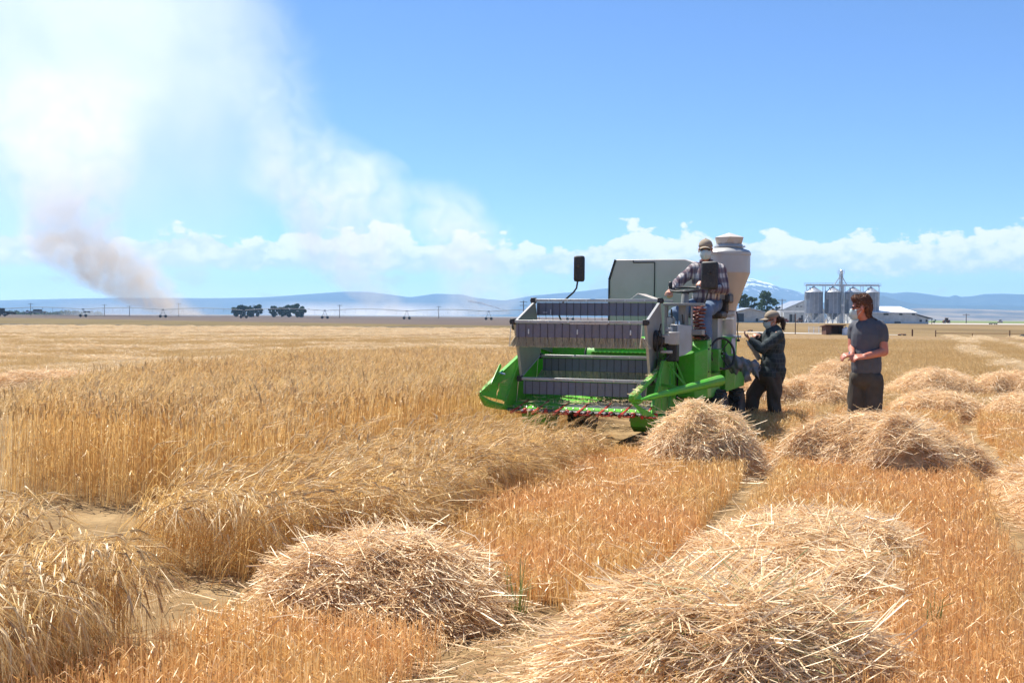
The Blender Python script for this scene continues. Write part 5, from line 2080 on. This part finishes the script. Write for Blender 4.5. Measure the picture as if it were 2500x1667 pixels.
EL = empty('grain_elevator', (gx(2052, DS), DS, zg))
tag(EL, 'galvanised grain elevator tower with catwalk and spouts above the silos', 'grain elevator')
zc = hz(698, 2050, DS)
zt_ = hz(669, 2052, DS)
mast = MB()
for sx, sy in ((-.5, -.5), (.5, -.5), (.5, .5), (-.5, .5)):
    mast.bar((sx, sy, 0), (sx, sy, zt_), .14)
nb = 14
for k in range(nb):
    z0, z1_ = zt_ * k / nb, zt_ * (k + 1) / nb
    mast.bar((-.5, -.5, z0), (.5, -.5, z1_), .07).bar((.5, .5, z0), (-.5, .5, z1_), .07).bar((-.5, -.5, z1_), (.5, -.5, z1_), .07).bar((-.5, .5, z0), (-.5, -.5, z1_), .07).bar((.5, -.5, z0), (.5, .5, z1_), .07)
mast.build('mast', M['galvroof'], EL)
MB().box((.1, 0, zt_ * .5), (.45, .35, zt_)).build('bucket_leg', M['galvroof'], EL)
MB().lathe([(.9, zt_ - .1), (.9, zt_ + .05)], (0, 0, 0), 16).build('head_platform', M['galvroof'], EL)
rl = MB()
for k in range(8):
    a = 2 * PI * k / 8
    p = (1.15 * math.cos(a), 1.15 * math.sin(a))
    q = (1.15 * math.cos(a + PI / 4), 1.15 * math.sin(a + PI / 4))
    rl.bar((*p, zt_), (*p, zt_ + 1.1), .06).bar((*p, zt_ + 1.1), (*q, zt_ + 1.1), .06).bar((*p, zt_ + .6), (*q, zt_ + .6), .05)
rl.build('head_railing', M['galvroof'], EL)
MB().lathe([(.35, zt_), (.55, zt_ + .5), (.5, zt_ + 1.3), (.2, zt_ + 1.6)], (.1, 0, 0), 12).build('elevator_head', M['galvroof'], EL)
MB().tube([(-1.1, 0, zt_), (-1.1, 0, zt_ + 2.6)], .04, 5).tube([(1.1, 0, zt_), (1.1, 0, zt_ + 1.9)], .04, 5).build('antenna', M['galvroof'], EL)
x0, x1_ = gx(1963, DS) - EL.location.x, gx(2149, DS) - EL.location.x
cw = MB().box(((x0 + x1_) / 2, 0, zc), (x1_ - x0, 1.1, .16)).box(((x0 + x1_) / 2, .2, zc + .3), (x1_ - x0 - 1, .45, .4))
cw.build('catwalk', M['galvroof'], EL)
rl = MB()
for k in range(26):
    x = x0 + (x1_ - x0) * k / 25
    for y in (-.55, .55):
        rl.bar((x, y, zc), (x, y, zc + 1.05), .05)
for y in (-.55, .55):
    for h in (.55, 1.05):
        rl.bar((x0, y, zc + h), (x1_, y, zc + h), .05)
rl.build('catwalk_railing', M['galvroof'], EL)
for uu in (1968, 2008, 2014, 2056, 2062, 2100, 2106, 2145):
    x = gx(uu, DS) - EL.location.x
    MB().bar((x, -.4, hz(714, uu, DS)), (x, -.4, zc), .12).bar((x, .4, hz(714, uu, DS)), (x, .4, zc), .12).build('catwalk_post', M['galvroof'], EL)
for uu in (1986, 2033, 2083, 2126):
    x = gx(uu, DS) - EL.location.x
    MB().tube([(x, 0, zc + .1), (x + .2, 0, hz(700, uu, DS) + .2)], .22, 8).tube([(x - .2, 0, zc - .2), (x - 1.5, 0, hz(709, uu, DS))], .18, 8).build('spout', M['galvroof'], EL)
for sx, uu in ((-1, 2036), (1, 2066)):
    x = gx(uu, DS) - EL.location.x
    MB().tube([(sx * .2, 0, zt_ - .5), (x, 0, zc + .4)], .16, 8).build('head_spout', M['galvroof'], EL)
MB().tube([(.6, -.7, 0), (.6, -.7, zc), (.6, -.7, zc)], .30, 10).build('downpipe', M['galvroof'], EL)


# ------------------------------------------------------------------ farm buildings
def gable_shed(name, label, u0, u1, v_eave, v_ridge, d, depth, wall, roof, ridge_x=True, doors=(), windows=(), v_base=788, cat='building'):
    """front wall between two photo columns; ridge along x or towards the back"""
    xa, xb = gx(u0, d), gx(u1, d)
    um = (u0 + u1) / 2
    ze, zr = hz(v_eave, um, d), hz(v_ridge, um, d)
    root = empty(name, ((xa + xb) / 2, d, zg))
    tag(root, label, cat)
    w2 = (xb - xa) / 2
    if ridge_x:
        m = MB().box((0, depth / 2, ze / 2), (2 * w2, depth, ze))
        m.build('wall', M[wall], root)
        rf = MB().prism([(-.3, ze), (depth / 2, zr), (depth + .3, ze), (depth + .3, ze + .25), (depth / 2, zr + .25), (-.3, ze + .25)], 0, -w2 - .3, w2 + .3)
        rf.build('roof', M[roof], root)
        gb_ = MB().prism([(0, ze), (depth, ze), (depth / 2, zr)], 0, -w2 + .02, w2 - .02)
        gb_.build('gable', M[wall], root)
    else:
        m = MB().prism([(-w2, 0), (w2, 0), (w2, ze), (0, zr), (-w2, ze)], 1, 0, depth)
        m.build('wall', M[wall], root)
        rf = MB().prism([(-w2 - .3, ze), (0, zr + .05), (w2 + .3, ze), (w2 + .3, ze + .25), (0, zr + .32), (-w2 - .3, ze + .25)], 1, -.4, depth + .4)
        rf.build('roof', M[roof], root)
    for (a, b, va, vb) in doors:
        x_0, x_1 = gx(a, d) - root.location.x, gx(b, d) - root.location.x
        z1__, z0__ = hz(va, a, d), max(0.02, hz(vb, a, d))
        dd = MB().box(((x_0 + x_1) / 2, -.03, (z0__ + z1__) / 2), (x_1 - x_0, .10, z1__ - z0__)).build('door', M['darkopen'], root)
        MB().box(((x_0 + x_1) / 2, -.07, z1__ + .08), (x_1 - x_0 + .3, .14, .16)).box((x_0 - .06, -.07, (z0__ + z1__) / 2), (.12, .14, z1__ - z0__)).box((x_1 + .06, -.07, (z0__ + z1__) / 2), (.12, .14, z1__ - z0__)).build('door_frame', M['whitewall'], dd)
    for (a, b, va, vb) in windows:
        x_0, x_1 = gx(a, d) - root.location.x, gx(b, d) - root.location.x
        z1__, z0__ = hz(va, a, d), hz(vb, a, d)
        wd_ = MB().box(((x_0 + x_1) / 2, -.03, (z0__ + z1__) / 2), (x_1 - x_0, .08, z1__ - z0__)).build('window', M['darkopen'], root)
        MB().box(((x_0 + x_1) / 2, -.06, z0__ - .05), (x_1 - x_0 + .2, .14, .10)).build('sill', M['whitewall'], wd_)
    return root


gable_shed('farm_shed', 'low cream shed with a dark open doorway below the trees', 1793, 1868, 763, 753, 372, 14, 'cream', 'galvroof', False, doors=((1796, 1816, 765, 785),), windows=((1845, 1851, 777, 785),))
gable_shed('farm_building', 'white gabled barn left of the silos', 1913, 2012, 757, 735, 405, 20, 'whitewall', 'galv', False, doors=((1927, 1940, 767, 786),), windows=((1943, 1949, 747, 749), (1953, 1958, 747, 749), (1956, 1960, 769, 785)))
gable_shed('farm_building', 'white building standing behind the silos', 2050, 2125, 758, 744, 440, 18, 'whitewall', 'whiteroof', True)
wh = gable_shed('warehouse', 'long grey-white warehouse with a bright white roof right of the silos', 2096, 2237, 764, 748, 376, 34, 'whitewall', 'whiteroof', True, windows=((2157, 2169, 765, 769), (2195, 2203, 765, 769), (2226, 2234, 765, 769), (2184, 2199, 785, 789)))
xw = gx(2237, 376) - wh.location.x
xl = gx(2272, 376) - wh.location.x
z1_, z2_ = hz(768, 2237, 376), hz(778, 2272, 376)
MB().add([(xw, 0.4, 0), (gx(2268, 376) - wh.location.x, .4, 0), (gx(2268, 376) - wh.location.x, .4, z2_), (xw, .4, z1_), (xw, 30, 0), (gx(2268, 376) - wh.location.x, 30, 0), (gx(2268, 376) - wh.location.x, 30, z2_), (xw, 30, z1_)],
         [(0, 1, 2, 3), (7, 6, 5, 4), (1, 5, 6, 2), (3, 2, 6, 7), (0, 3, 7, 4), (0, 4, 5, 1)]).build('lean_to', M['whitewall'], wh)
MB().prism([(xw, z1_ + .04), (xl + .8, z2_ - .08), (xl + .8, z2_ + .16), (xw, z1_ + .28)], 1, -.2, 30.4).build('lean_to_roof', M['darkopen'], wh)
MB().bar((xl + .5, .1, 0), (xl + .5, .1, z2_), .18).build('porch_post', M['darkopen'], wh)
for a, b in ((2246, 2252), (2261, 2265)):
    x_0, x_1 = gx(a, 376) - wh.location.x, gx(b, 376) - wh.location.x
    z0, z1__ = hz(786, a, 376), hz(780, a, 376)
    wd_ = MB().box(((x_0 + x_1) / 2, .36, (z0 + z1__) / 2), (x_1 - x_0, .10, z1__ - z0)).build('window', M['darkopen'], wh)
cano = empty('canopy', (gx(1930, 392), 392, zg))
tag(cano, 'flat open canopy on thin posts in front of the white barn', 'canopy')
ca, cb_ = gx(1902, 392) - cano.location.x, gx(1966, 392) - cano.location.x
zcn = hz(760, 1930, 392)
MB().box(((ca + cb_) / 2, 3, zcn), (cb_ - ca, 9, .35)).build('roof', M['whiteroof'], cano)
for x in (ca + .2, (ca + cb_) / 2, cb_ - .2):
    MB().bar((x, -1.2, 0), (x, -1.2, zcn), .18).build('post', M['galvroof'], cano)

# brown field shelter and white tank at the edge of the stubble
dsh = 101.0
sx_ = gx(2037, dsh)
shd = empty('field_shelter', (sx_, dsh, -.02))
tag(shd, 'small brown open-fronted field shelter at the far edge of the stubble', 'shelter')
hs_ = hz(794, 2037, dsh)
m = MB().box((-.80, .5, hs_ / 2), (.06, 1.4, hs_ - .1)).box((.80, .5, hs_ / 2), (.06, 1.4, hs_ - .1)).box((0, 1.2, hs_ / 2), (1.6, .06, hs_ - .1)).box((-.55, -.18, hs_ / 2), (.45, .05, hs_ - .1))
m.build('wall', M['brownwood'], shd)
MB().prism([(-.5, hs_), (1.4, hs_ - .15), (1.4, hs_ - .08), (-.5, hs_ + .08)], 0, -1.0, 1.0).build('roof', M['brownwood'], shd)
tk = empty('water_tank', (gx(2063, dsh), dsh - .3, -.02))
tag(tk, 'white plastic tank beside the brown field shelter', 'tank')
ht = hz(798, 2063, dsh)
MB().lathe([(.30, 0), (.33, .03), (.33, ht * .78), (.28, ht * .88), (.10, ht * .95), (.10, ht)], (0, 0, 0), 20).build('tank_body', M['whiteroof'], tk)
MB().lathe([(.11, ht), (.11, ht + .03), (.03, ht + .05)], (0, 0, 0), 14).build('tank_lid', M['whiteroof'], tk)
for i, (u, v0, v1, d, lb) in enumerate(((1942, 766, 814, 104, 'tall thin dark post between the two standing people'), (2228, 804, 818, 97, 'short brown fence post at the edge of the stubble, right'), (2285, 806, 822, 95, 'leftmost thin post of the wire fence at right'), (2466, 806, 824, 93, 'thin post of the wire fence near the right edge'))):
    z1__ = hz(v0, u, d)
    p = MB().tube([(0, 0, 0), (0, 0, z1__)], .045 if i != 1 else .07, 7).build('post', M['brownwood'], None)
    p.location = (gx(u, d), d, 0)
    tag(p, lb, 'post', 'posts along the field edge')
pts = [(gx(u, d), d, hz(813.5 + .004 * (u - 2285), u, d)) for u, d in ((2285, 95), (2330, 95), (2400, 94), (2466, 93), (2600, 92))]
fw = MB().tube(pts, .035, 4)
for u, d in ((2285, 95), (2375, 94.3), (2530, 92.5)):
    fw.tube([(gx(u, d), d, 0), (gx(u, d), d, hz(813.5, u, d))], .03, 5)
tag(fw.build('rail_fence', M['rust'], None), 'low rusty pipe rail at the edge of the stubble on the right', 'fence')
gt = empty('metal_gate', (gx(1993, 112), 112, 0))
tag(gt, 'thin tubular gate panels in the pasture left of the brown shelter', 'gate')
ga, gb2 = gx(1975, 112) - gt.location.x, gx(2012, 112) - gt.location.x
zga = hz(798, 1993, 112)
for k in range(5):
    MB().bar((ga, 0, .15 + (zga - .15) * k / 4), (gb2, 0, .15 + (zga - .15) * k / 4), .025).build('rail', M['galvroof'], gt)
for k in range(4):
    x = ga + (gb2 - ga) * k / 3
    MB().bar((x, .02, 0), (x, .02, zga + .05), .05).build('post', M['galvroof'], gt)


# ------------------------------------------------------------------ machines in the distance
def farm_machine(label, u, v_top, v_base, d, w_px, mat, name='farm_machine', cat='farm machine', cab=True):
    x = gx(u, d)
    zb = max(0.0, hz(v_base, u, d))
    h = hz(v_top, u, d) - zb
    w_ = w_px / FPX * d
    root = empty(name, (x, d, zb))
    tag(root, label, cat)
    MB().box((0, 0, h * .42), (w_, w_ * .5, h * .38)).build('body', M[mat], root, .05)
    if cab:
        cb__ = MB().prism([(-w_ * .25, h * .6), (w_ * .22, h * .6), (w_ * .18, h * .95), (-w_ * .2, h * .95)], 1, -w_ * .22, w_ * .22).build('cab', M['darkopen'], root, .02)
        MB().box((0, 0, h * .97), (w_ * .46, w_ * .5, h * .07)).build('cab_roof', M[mat], cb__, .02)
    for sx in (-1, 1):
        for sy in (-1, 1):
            r = h * (.26 if sx < 0 else .2)
            ty = MB().lathe([(r * .5, -.12), (r, -.10), (r, .10), (r * .5, .12)], (sx * w_ * .34, sy * w_ * .28, r), 16, 'Y').build('wheel', M['rubber'], root)
            MB().lathe([(r * .15, -.13), (r * .5, -.13), (r * .5, .13), (r * .15, .13)], (sx * w_ * .34, sy * w_ * .28, r), 12, 'Y').build('rim', M['greymetal'], ty)
    return root


farm_machine('rust-red tractor on the pale yard right of the warehouse', 2311, 776, 789, 340, 15, 'rust', 'tractor', 'tractor')
farm_machine('pale pink truck far right on the yellow field', 2442, 780, 788, 420, 10, 'boxgrey', 'parked_truck', 'truck')
farm_machine('low dark farm implement left of the pale truck at far right', 2425, 786, 792, 330, 18, 'darkopen', cab=False)
farm_machine('small red tractor in front of the white barn', 1919, 778, 787, 365, 13, 'red', 'tractor', 'tractor')
farm_machine('small brown tractor just left of the silo legs', 1953, 776, 788, 362, 15, 'rust', 'tractor', 'tractor')
farm_machine('rusty implement on the gravel track right of the hopper', 1832, 802, 812, 122, 12, 'rust', cab=False)
farm_machine('dark round-backed machine cut off by the right edge of the photo', 2502, 810, 826, 90, 16, 'darkopen', cab=False)
farm_machine('low brown implement on the grass right of the grey shirt', 2203, 812, 819, 99, 18, 'rust', cab=False)
farm_machine('dark tractor at the far left end of the irrigation line', 4, 752, 770, 430, 26, 'darkopen', 'tractor', 'tractor')
farm_machine('dark trailer next to the tractor at the far left edge', 25, 757, 768, 430, 24, 'darkopen', cab=False)
farm_machine('blue-grey tank truck at far left behind the irrigation pipe', 92, 755, 766, 600, 36, 'denimgrey' if 'denimgrey' in M else 'grey', 'tank_truck', 'truck')
farm_machine('white pickup beside the tank truck at far left', 67, 757, 766, 600, 10, 'whiteroof', 'pickup_truck', 'truck')
farm_machine('dark implement under the second irrigation tower', 212, 757, 763, 470, 14, 'darkopen', cab=False)
rb = RB()
V, F = [], []
rg = np.random.default_rng(5)
k = 0
for i in range(700):
    u = rg.uniform(-60, 250)
    d = 1000 + rg.normal(0, 14)
    top_ = 765 - 3 * abs(math.sin(u * .05)) ** 3 - 3 * abs(math.sin(u * .021 + 1)) ** 4
    p = np.array([gx(u, d), d, rg.uniform(0, max(.3, hz(top_, u, 1000)))])
    a = rg.normal(size=3) * .9
    b = np.cross(a, rg.normal(size=3)) * .6
    V += [p - a, p + b, p + a, p - b]
    F.append((k, k + 1, k + 2, k + 3))
    k += 4
hd = fast_mesh('far_hedge', np.array(V), np.array(F), M['leaf'])
hd['kind'] = 'stuff'
hd['label'] = 'dark line of scrub on the horizon at far left'

# ------------------------------------------------------------------ centre-pivot irrigation line
DP = 440.0
PV = empty('irrigation_pivot', (gx(600, DP), DP, 0))
tag(PV, 'long centre pivot irrigation line on wheeled towers across the brown field', 'irrigation line')
tw = [-190, 5, 203, 398, 595, 793, 993, 1193, 1392]
zp_ = [hz(755 if u < 700 else 758, u, DP) for u in tw]
zp_ = [hz(754 + .0055 * u, u, DP) for u in tw]
tx = [gx(u, DP) - PV.location.x for u in tw]
for i, x in enumerate(tx):
    z = zp_[i]
    t = MB()
    for sx in (-1.1, 1.1):
        t.bar((x + sx, 0, .9), (x + sx * .12, 0, z), .13)
    t.bar((x - 1.4, 0, .85), (x + 1.4, 0, .85), .16).bar((x - .6, 0, z * .55), (x + .6, 0, z * .55), .08)
    t = t.build('tower', M['grey'], PV)
    MB().box((x, 0, z + .1), (.9, .4, .35)).build('control_box', M['darkopen'], t)
    for sx in (-1.1, 1.1):
        MB().lathe([(.2, -.2), (.54, -.2), (.6, -.1), (.6, .1), (.54, .2), (.2, .2)], (x + sx, 0, .61), 18, 'X' if False else 'Y').build('wheel', M['rubber'], t)
for i in range(len(tx) - 1):
    a, b = tx[i], tx[i + 1]
    za, zb = zp_[i], zp_[i + 1]
    n = 16
    pp = [(a + (b - a) * j / n, 0, za + (zb - za) * j / n + .75 * 4 * (j / n) * (1 - j / n)) for j in range(n + 1)]
    s = MB().tube(pp, .11, 6).build('span_pipe', M['grey'], PV)
    tr = MB()
    for j in range(1, n):
        x, _, z = pp[j]
        lo_ = z - .95 * min(1, 3.2 * (j / n) * (1 - j / n))
        if j % 2 == 0:
            tr.bar((x, 0, z), (x, 0, lo_), .05)
    for sg in (0, 1):
        q = pp if sg == 0 else pp[::-1]
        tr.bar(q[1], (q[4][0], 0, q[4][2] - .9), .05)
    tr.build('truss_rod', M['grey'], s)
    dp = MB()
    for j in range(2, n, 2):
        x, _, z = pp[j]
        dp.tube([(x, -.2, z), (x, -.2, z - 1.5)], .025, 4).box((x, -.2, z - 1.55), (.10, .10, .12))
    dp.build('drop_nozzle', M['darkopen'], s)


# ------------------------------------------------------------------ power poles
def pole(label, u, v0, v1, d, arms=1):
    z = hz(v0, u, d)
    root = empty('utility_pole', (gx(u, d), d, 0))
    tag(root, label, 'utility pole', 'wooden utility poles on the horizon')
    MB().tube([(0, 0, 0), (0, 0, z)], [.20, .15], 8).build('pole', M['bark'], root)
    for k in range(arms):
        zz0 = z - .5 - k * 1.4
        MB().bar((-1.5, 0, zz0), (1.5, 0, zz0), .16).build('crossarm', M['bark'], root)
        for x in (-1.3, -.5, .5, 1.3):
            MB().lathe([(.05, 0), (.09, .12), (.05, .26)], (x, 0, zz0 + .08), 8).build('insulator', M['greymetal'], root)
    return root


pole('tallest utility pole with two crossarms just left of the combine', 1278, 734, 766, 420, 2)
for i, (u, v0, lb) in enumerate(((75, 740, 'utility pole rising above the tank truck at far left'), (255, 743, 'utility pole right of the second irrigation tower'), (316, 746, 'thin utility pole at the left foot of the brown smoke'), (436, 740, 'utility pole in front of the right foot of the brown smoke'),
                                 (620, 744, 'utility pole in front of the left half of the shelter belt'), (829, 744, 'utility pole between the shelter belt and the white smoke'), (1071, 747, 'utility pole right of the low white smoke'))):
    pole(lb, u, v0, 768, 640, 1)
for u, v0, d in ((1909, 730, 400),):
    pole('utility pole with crossarm between the dark trees and the white barn', u, v0, 788, d, 1)
pole('thin utility pole right of the warehouse against the foothills', 2359, 766, 786, 480, 1)

# jet of water from the end gun
rb = RB()
pp = []
for i in range(40):
    t = i / 39
    u = 1244 - 100 * t
    v = 762 - 28 * t * 1.35 + 9 * t * t
    pp.append((gx(u, 436), 436 + t * 4, hz(v, u, 436)))
for i in range(900):
    t = RG.uniform(0, 1) ** .8
    j = min(38, int(t * 39))
    p = np.array(pp[j]) + (np.array(pp[j + 1]) - np.array(pp[j])) * RG.random() + RG.normal(0, .05 + .35 * t, 3) * np.array([1, 1, .8])
    rb.rib([p, p + np.array([-.5, 0, .16 - .1 * t])], .05)
M['water'] = paint('water_spray', (.85, .9, .95), .3, dust=0)
wj = rb.mesh('water_jet', M['water'])
link(wj)
wj['kind'] = 'stuff'
wj['label'] = 'thin white jet of irrigation water arching left of the combine'


# ------------------------------------------------------------------ smoke
def smoke(name, label, D, prof, dens, col, nscale, contrast, seed, tilt=0.0, aniso=.4, lowcol=None):
    """prof: (v, u_centre, half_width_px, density 0..1) from the ground up"""
    zs = [max(0.0, hz(v, u, D)) for v, u, w, k in prof]
    xs = [gx(u, D) for v, u, w, k in prof]
    ws = [w / FPX * D for v, u, w, k in prof]
    z1 = zs[-1]
    x_min = min(x - w for x, w in zip(xs, ws))
    x_max = max(x + w for x, w in zip(xs, ws))
    wm = max(ws)
    m = MB()
    n = 20
    vs, fs = [], []
    for z, x, w in zip(zs, xs, ws):
        for k in range(n):
            a = 2 * PI * k / n
            vs.append((x + 1.08 * w * math.cos(a), D + 1.08 * w * .8 * math.sin(a), z if z > 0 else .1))
    for j in range(len(zs) - 1):
        for k in range(n):
            fs.append((j * n + k, j * n + (k + 1) % n, (j + 1) * n + (k + 1) % n, (j + 1) * n + k))
    fs.append(tuple(range(n - 1, -1, -1)))
    fs.append(tuple(range((len(zs) - 1) * n, len(zs) * n)))
    m.add(vs, fs)
    s = Nodes(name)
    P = s.new('ShaderNodeNewGeometry').outputs['Position']
    sx = s.new('ShaderNodeSeparateXYZ')
    s.l.new(P, sx.inputs[0])
    wn_ = s.noise(nscale * .45, 2, .5, P, 0, 'Color')
    wv = s.new('ShaderNodeSeparateXYZ')
    s.l.new(wn_, wv.inputs[0])
    t = s.math('DIVIDE', sx.outputs[2], z1, clamp=True)
    rmp = s.new('ShaderNodeValToRGB')
    cr = rmp.color_ramp
    while len(cr.elements) < len(prof):
        cr.elements.new(.5)
    for e, z, x, w, p in zip(cr.elements, zs, xs, ws, prof):
        e.position = z / z1
        e.color = ((x - x_min) / (x_max - x_min), w / wm, p[3], 1)
    s.l.new(t, rmp.inputs[0])
    sc = s.new('ShaderNodeSeparateColor')
    s.l.new(rmp.outputs[0], sc.inputs[0])
    xc = s.math('ADD', s.math('MULTIPLY', sc.outputs[0], x_max - x_min), x_min)
    w = s.math('MULTIPLY', sc.outputs[1], wm)
    dx = s.math('DIVIDE', s.math('SUBTRACT', sx.outputs[0], xc), w)
    dx = s.math('ADD', dx, s.math('MULTIPLY', s.math('SUBTRACT', wv.outputs[0], .5), 1.1))
    dy = s.math('DIVIDE', s.math('SUBTRACT', sx.outputs[1], D), s.math('MULTIPLY', w, .8))
    r2 = s.math('ADD', s.math('MULTIPLY', dx, dx), s.math('MULTIPLY', dy, dy))
    fall = s.mapr(r2, 1.0, .15)
    nz = s.noise(nscale, 6, .62, P, 1.1)
    nz = s.mapr(nz, .5 - contrast, .5 + contrast)
    ft = s.mapr(t, 1.0, .93)
    de = s.math('MULTIPLY', s.math('MULTIPLY', fall, nz), s.math('MULTIPLY', s.math('MULTIPLY', sc.outputs[2], dens), ft))
    v = s.new('ShaderNodeVolumePrincipled')
    if lowcol:
        c = s.mix(s.mapr(t, lowcol[1], lowcol[2]), lowcol[0], col)
        s.set(v.inputs['Color'], c)
    else:
        s.set(v.inputs['Color'], col)
    s.l.new(de, v.inputs['Density'])
    v.inputs['Anisotropy'].default_value = aniso
    s.l.new(v.outputs[0], s.out.inputs['Volume'])
    o = m.build(name, s.m, None, smooth=False)
    o['kind'] = 'stuff'
    o['label'] = label
    return o


smoke('smoke_plume', 'dense grey-brown smoke plume rising at the left from the burning field', 600,
      [(768, 430, 75, .9), (745, 390, 95, 1.0), (700, 320, 125, 1.0), (640, 245, 150, .85), (580, 190, 150, .7), (500, 165, 160, .5), (400, 165, 190, .35), (280, 170, 240, .2), (150, 180, 280, .05)],
      .085, (.96, .93, .90), .062, .19, 1, lowcol=((.96, .81, .63), .1, .6), aniso=.4)
smoke('smoke_veil', 'broad white smoke veil filling the upper left of the sky', 760,
      [(768, 250, 330, .10), (700, 240, 360, .25), (560, 190, 430, .55), (420, 190, 530, .8), (250, 210, 580, 1.0), (80, 210, 590, 1.0), (-70, 180, 590, .9), (-130, 150, 580, .3)],
      .0072, (.985, .975, .96), .014, .45, 2, aniso=.4)
smoke('smoke_plume', 'thin pale smoke plume rising in the middle, leaning left from the white smoke', 640,
      [(768, 985, 50, 1.0), (745, 945, 70, .9), (700, 890, 100, .6), (640, 850, 130, .55), (560, 830, 170, .6), (480, 810, 210, .6), (400, 770, 210, .4), (300, 700, 150, .22), (180, 630, 170, .12), (60, 600, 170, .08), (-60, 580, 170, .04)],
      .048, (.97, .95, .91), .060, .18, 3)
smoke('smoke_plume', 'faint yellowish smoke rising just left of the combine', 680,
      [(768, 1190, 90, .8), (730, 1175, 110, .7), (650, 1140, 130, .6), (560, 1100, 150, .7), (500, 1060, 150, .6), (430, 1020, 130, .1)],
      .035, (.97, .95, .90), .06, .20, 4)
smoke('low_smoke', 'low white smoke drifting along the horizon', 900,
      [(770, 900, 320, .6), (758, 900, 340, .45), (745, 900, 330, .15), (735, 900, 320, .0)],
      .035, (.96, .96, .96), .05, .22, 5)
smoke('low_smoke', 'low pale smoke lying along the horizon at far left', 720,
      [(770, 330, 230, .6), (755, 330, 235, .45), (742, 330, 230, .15), (730, 330, 220, .0)],
      .030, (.96, .96, .96), .05, .22, 6)

# ------------------------------------------------------------------ haze
hb = MB().box((0, 0, 144), (17600, 17600, 292))
hzm = Nodes('haze')
pv = hzm.new('ShaderNodeVolumePrincipled')
pv.inputs['Color'].default_value = (.36, .64, 1.0, 1)
pv.inputs['Density'].default_value = 1.3e-4
pv.inputs['Anisotropy'].default_value = .2
hzm.l.new(pv.outputs[0], hzm.out.inputs['Volume'])
ho = hb.build('haze', hzm.m, None, smooth=False)
ho['kind'] = 'stuff'
ho['label'] = 'pale blue summer haze over the plain'
ho.location = (0, 0, 0)
